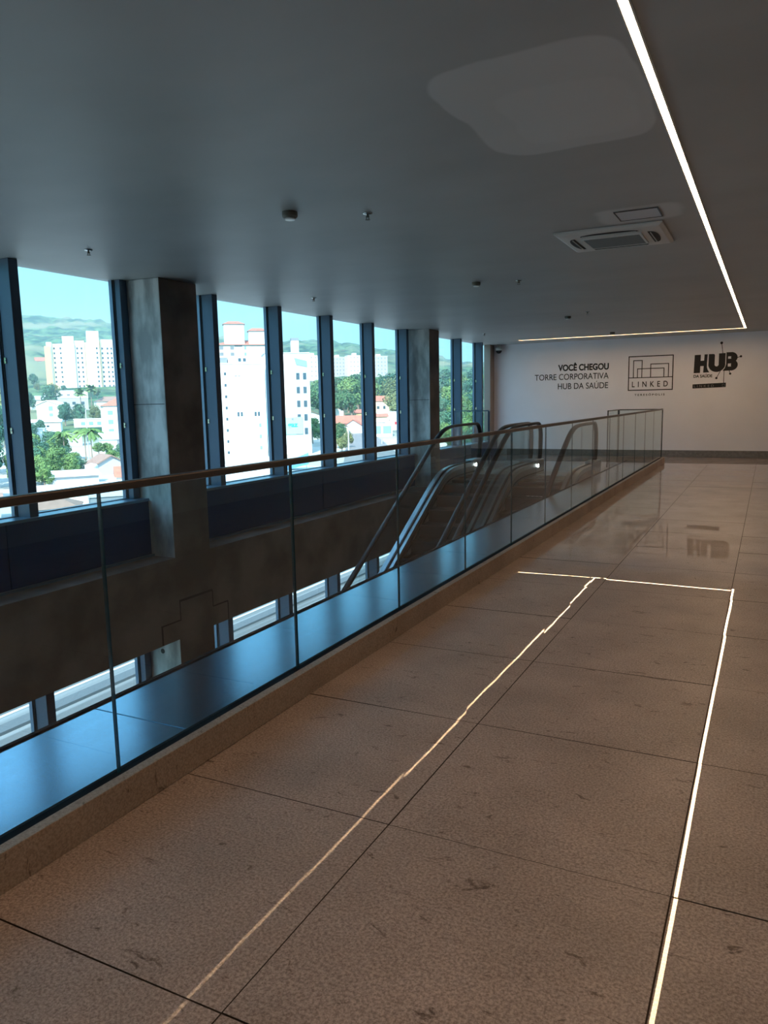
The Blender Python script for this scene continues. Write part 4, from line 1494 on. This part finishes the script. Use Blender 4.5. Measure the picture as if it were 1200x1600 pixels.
CROWNS = [[crown_mesh(s * 10 + k, 24) for k in range(3)] for s in range(len(LM))]
for s, row in enumerate(CROWNS):
    for me in row:
        me.materials.append(LM[s])
tb_ = MB(); tb_.cyl((0, 0, -.06), .035, .02, .62, 8)
for a in (0.4, 2.4, 4.6):
    tb_.cyl((0, 0, 0), .016, .008, .32, 6, T=Matrix.Translation((0, 0, .38)) @ Matrix.Rotation(a, 4, 'Z') @ Matrix.Rotation(.7, 4, 'Y'))
TR_ME = bpy.data.meshes.new('trunk')
TR_ME.from_pydata(tb_.v, [], tb_.f); TR_ME.materials.append(M_BARK)
rt = random.Random(7)


def tree(x, y, h, w, kind, label, group):
    r = tag(empty('tree', (x, y, ground(x, y) - .1), rt.uniform(0, 6)), label, 'tree', group)
    o = bpy.data.objects.new('foliage', CROWNS[kind][rt.randrange(3)]); COL.objects.link(o); o.parent = r; o.scale = (w, w, h * 1.02)
    o = bpy.data.objects.new('trunk', TR_ME); COL.objects.link(o); o.parent = r; o.scale = (w, w, h)


G1 = 'trees on the slope around the cream apartment block'
G2 = 'bushes and trees behind the low roofs in the nearest wide window'
G3 = 'tall trees at the edge of the nearest window'
G4 = 'tall trees below the distant apartment blocks'
G5 = 'small street trees by the side street'
G6 = 'trees covering the hillside past the second column'
TREES = [
    (G1, 'leafy green tree on the slope around the cream apartment block', 2, [(-404, 330, 5.4), (-311, 257, 12), (-316, 252, 9), (-335, 282, 10.5), (-227, 198, 8.5), (-223, 200, 8), (-230, 213, 6.7), (-360, 314, 4.6), (-206, 168, 5), (-330, 250, 11), (-300, 240, 9), (-420, 350, 9), (-440, 330, 11), (-350, 300, 6), (-370, 320, 6), (-341, 318, 6)]),
    (G2, 'bushy green tree behind the low roofs in the nearest wide window', 1, [(-168, 134, 6.4), (-119, 93, 5.7), (-113, 91, 6.2), (-112, 90, 5.4), (-112, 94, 5.2), (-111, 97, 4.0), (-116, 100, 3.4), (-101, 81, 5.4), (-99, 83, 4.0), (-108, 95, 3.5), (-99, 78, 4.5), (-129, 122, 3.6), (-119, 116, 3.8), (-111, 106, 3.8), (-136, 126, 3), (-126, 100, 6), (-132, 104, 6.5), (-140, 112, 6), (-124, 106, 4), (-106, 86, 5.0), (-104, 90, 4.4), (-120, 98, 5.5), (-117, 94, 5.2), (-108, 90, 4.8), (-124, 98, 6.0), (-128, 106, 5.0), (-136, 116, 5.5), (-144, 120, 6), (-97, 81, 3.6), (-103, 84, 4.6)]),
    (G3, 'tall dense tree at the edge of the nearest window', 2, [(-175, 132, 16.2), (-124, 88, 11.4), (-105, 76, 7.9), (-96, 68, 5.7), (-322, 245, 15), (-150, 110, 13), (-138, 96, 10), (-200, 145, 15), (-112, 79, 8)]),
    ('trees between the column and the white tower', 'dense tree seen in the gap between the first column and the white tower', 0, [(-287, 360, 22), (-242, 289, 12), (-156, 182, 13.6), (-193, 230, 17.9), (-150, 172, 9), (-210, 258, 14)]),
    (G4, 'tall green tree below the distant apartment blocks', 0, [(-189, 307, 15.2), (-152, 244, 14.1), (-109, 174, 5.1), (-99, 163, 6.1), (-178, 308, 14.6), (-163, 291, 15), (-151, 276, 16), (-167, 311, 15.9), (-142, 250, 11.7), (-172, 318, 13), (-160, 262, 13), (-170, 280, 14), (-156, 300, 15), (-165, 330, 15), (-150, 320, 14), (-105, 168, 7), (-180, 330, 16), (-195, 350, 15)]),
    (G5, 'small round tree by the side street', 3, [(-92, 158, 4.2), (-90, 160, 3.8), (-104, 180, 3.6), (-97, 168, 4.6), (-108, 188, 4.4), (-112, 192, 4.0), (-101, 176, 4.8), (-86, 150, 3.6)]),
    (G4 + ' ', 'leafy tree on the hillside around the cream hillside houses', 2, [(-142, 282, 15.4), (-179, 364, 10), (-153, 314, 16.5), (-121, 252, 12), (-171, 352, 9), (-161, 312, 11.5), (-136, 286, 6.3), (-165, 370, 13), (-150, 345, 14), (-140, 320, 14), (-160, 395, 15), (-190, 400, 14)]),
    (G6, 'green tree covering the hillside past the second column', 1, [(-130, 316, 14), (-127, 322, 15.3), (-101, 256, 13.5), (-94, 229, 10.2), (-73, 188, 6.5), (-121, 318, 13.8), (-115, 318, 14.3), (-96, 256, 11.2), (-67, 183, 8), (-71, 178, 8), (-62, 166, 7.3), (-53, 138, 6.1), (-50, 139, 7.3), (-68, 168, 5.9), (-85, 222, 11), (-105, 285, 14), (-112, 300, 14), (-80, 205, 9), (-88, 240, 11), (-58, 150, 7), (-55, 145, 8), (-49, 131, 6.5), (-120, 340, 15), (-135, 350, 15), (-140, 380, 16), (-118, 370, 16)]),
]
SPOTS = []
for (g, lb, kd, pts) in TREES:
    for i, (x, y, h) in enumerate(pts):
        w = max(h * rt.uniform(.80, .95), 3.4)
        SPOTS.append([x, y, h, w, kd if i % 3 else (kd + 1) % 4, lb, g.strip() if g != G4 + ' ' else 'trees around the cream hillside houses'])
# let the crowns make room for each other and for the buildings
for it in range(60):
    for a in SPOTS:
        for (bx, by, br) in FOOT:
            dx, dy = a[0] - bx, a[1] - by
            d = math.hypot(dx, dy) or .1
            lim = br + a[3] * .40
            if d < lim:
                a[0] += dx / d * (lim - d) * .5; a[1] += dy / d * (lim - d) * .5
        for b in SPOTS:
            if a is b: continue
            dx, dy = a[0] - b[0], a[1] - b[1]
            d = math.hypot(dx, dy) or .1
            lim = (a[3] + b[3]) * .34
            if d < lim:
                k = (lim - d) * .25 / d
                a[0] += dx * k; a[1] += dy * k; b[0] -= dx * k; b[1] -= dy * k
for sp_ in SPOTS:
    tree(*sp_)


def palm_kind(kind):
    """kind 0 fan crown, kind 1 drooping crown"""
    rnd = random.Random(40 + kind)
    bm_ = MB()
    for i in range(26 if kind == 0 else 22):
        a = i * 2.4 + rnd.uniform(-.2, .2)
        el = rnd.uniform(-.5, 1.1) if kind == 0 else rnd.uniform(-.1, 1.2)
        L = .26 if kind == 0 else .42
        n = 7
        pts = []
        for j in range(n):
            t = j / (n - 1)
            dr = (.05 if kind == 0 else .30) * t * t
            rr = L * t * math.cos(el) + (.06 * t if kind else 0)
            pts.append(Vector((math.cos(a) * rr, math.sin(a) * rr, 1 + L * t * math.sin(el) - dr)))
        side = Vector((-math.sin(a), math.cos(a), 0))
        for j in range(n - 1):
            w0 = .05 * math.sin(math.pi * (.15 + .8 * j / n)) * (1.5 if kind == 0 else 1)
            w1 = .05 * math.sin(math.pi * (.15 + .8 * (j + 1) / n)) * (1.5 if kind == 0 else 1)
            for s in (-1, 1):
                p, q = pts[j], pts[j + 1]
                dn = Vector((0, 0, -.03 if kind == 0 else -.05))
                bm_.add([p, q, q + side * s * w1 + dn, p + side * s * w0 + dn], [(0, 1, 2, 3)])
    f = bpy.data.meshes.new('fronds'); f.from_pydata(bm_.v, [], bm_.f)
    f.materials.append(leafmat('palm_green', (.20, .30, .11), (.08, .16, .05)))
    t = MB(); t.cyl((0, 0, -.05), .030, .018, 1.06, 10)
    tm = bpy.data.meshes.new('trunk'); tm.from_pydata(t.v, [], t.f); tm.materials.append(M_BARK)
    return f, tm


PK = [palm_kind(0), palm_kind(1)]
for (x, y, h, k, sc, lb) in ((-262, 235, 10.0, 0, 11, 'tall fan palm in front of the cream apartment block, nearer of the two'),
                              (-285, 262, 10.5, 0, 12, 'fan palm at the foot of the right end of the cream apartment block'),
                              (-133, 114, 5.6, 1, 6.5, 'drooping palm, first of the three beside the long shed'),
                              (-129, 116, 6.0, 1, 6.5, 'drooping palm, middle of the three beside the long shed'),
                              (-125, 114, 6.3, 1, 6.8, 'drooping palm with yellowish fronds, nearest the long shed roof')):
    r = tag(empty('palm_tree', (x, y, ground(x, y) - .1), k + x), lb, 'palm tree')
    o = bpy.data.objects.new('fronds', PK[k][0]); COL.objects.link(o); o.parent = r; o.scale = (sc, sc, sc); o.location.z = h - sc
    o = bpy.data.objects.new('trunk', PK[k][1]); COL.objects.link(o); o.parent = r; o.scale = (sc * .7, sc * .7, h)


# ---- daytime haze over the town
hz = bpy.data.materials.new('town_haze'); hz.use_nodes = True
nn, l = hz.node_tree.nodes, hz.node_tree.links
nn.clear()
vo = nn.new('ShaderNodeOutputMaterial')
vs_ = nn.new('ShaderNodeVolumeScatter')
vs_.inputs['Color'].default_value = (0.62, 0.90, 1.0, 1)
vs_.inputs['Density'].default_value = 0.0005
vs_.inputs['Anisotropy'].default_value = 0.2
l.new(vs_.outputs[0], vo.inputs['Volume'])
mb = MB(); mb.box(-2400, -50, 30, 2400, -16, 320)
hzo = mb.build('haze', hz)
tag(hzo, 'thin bright daytime haze over the town', 'haze', kind='stuff')
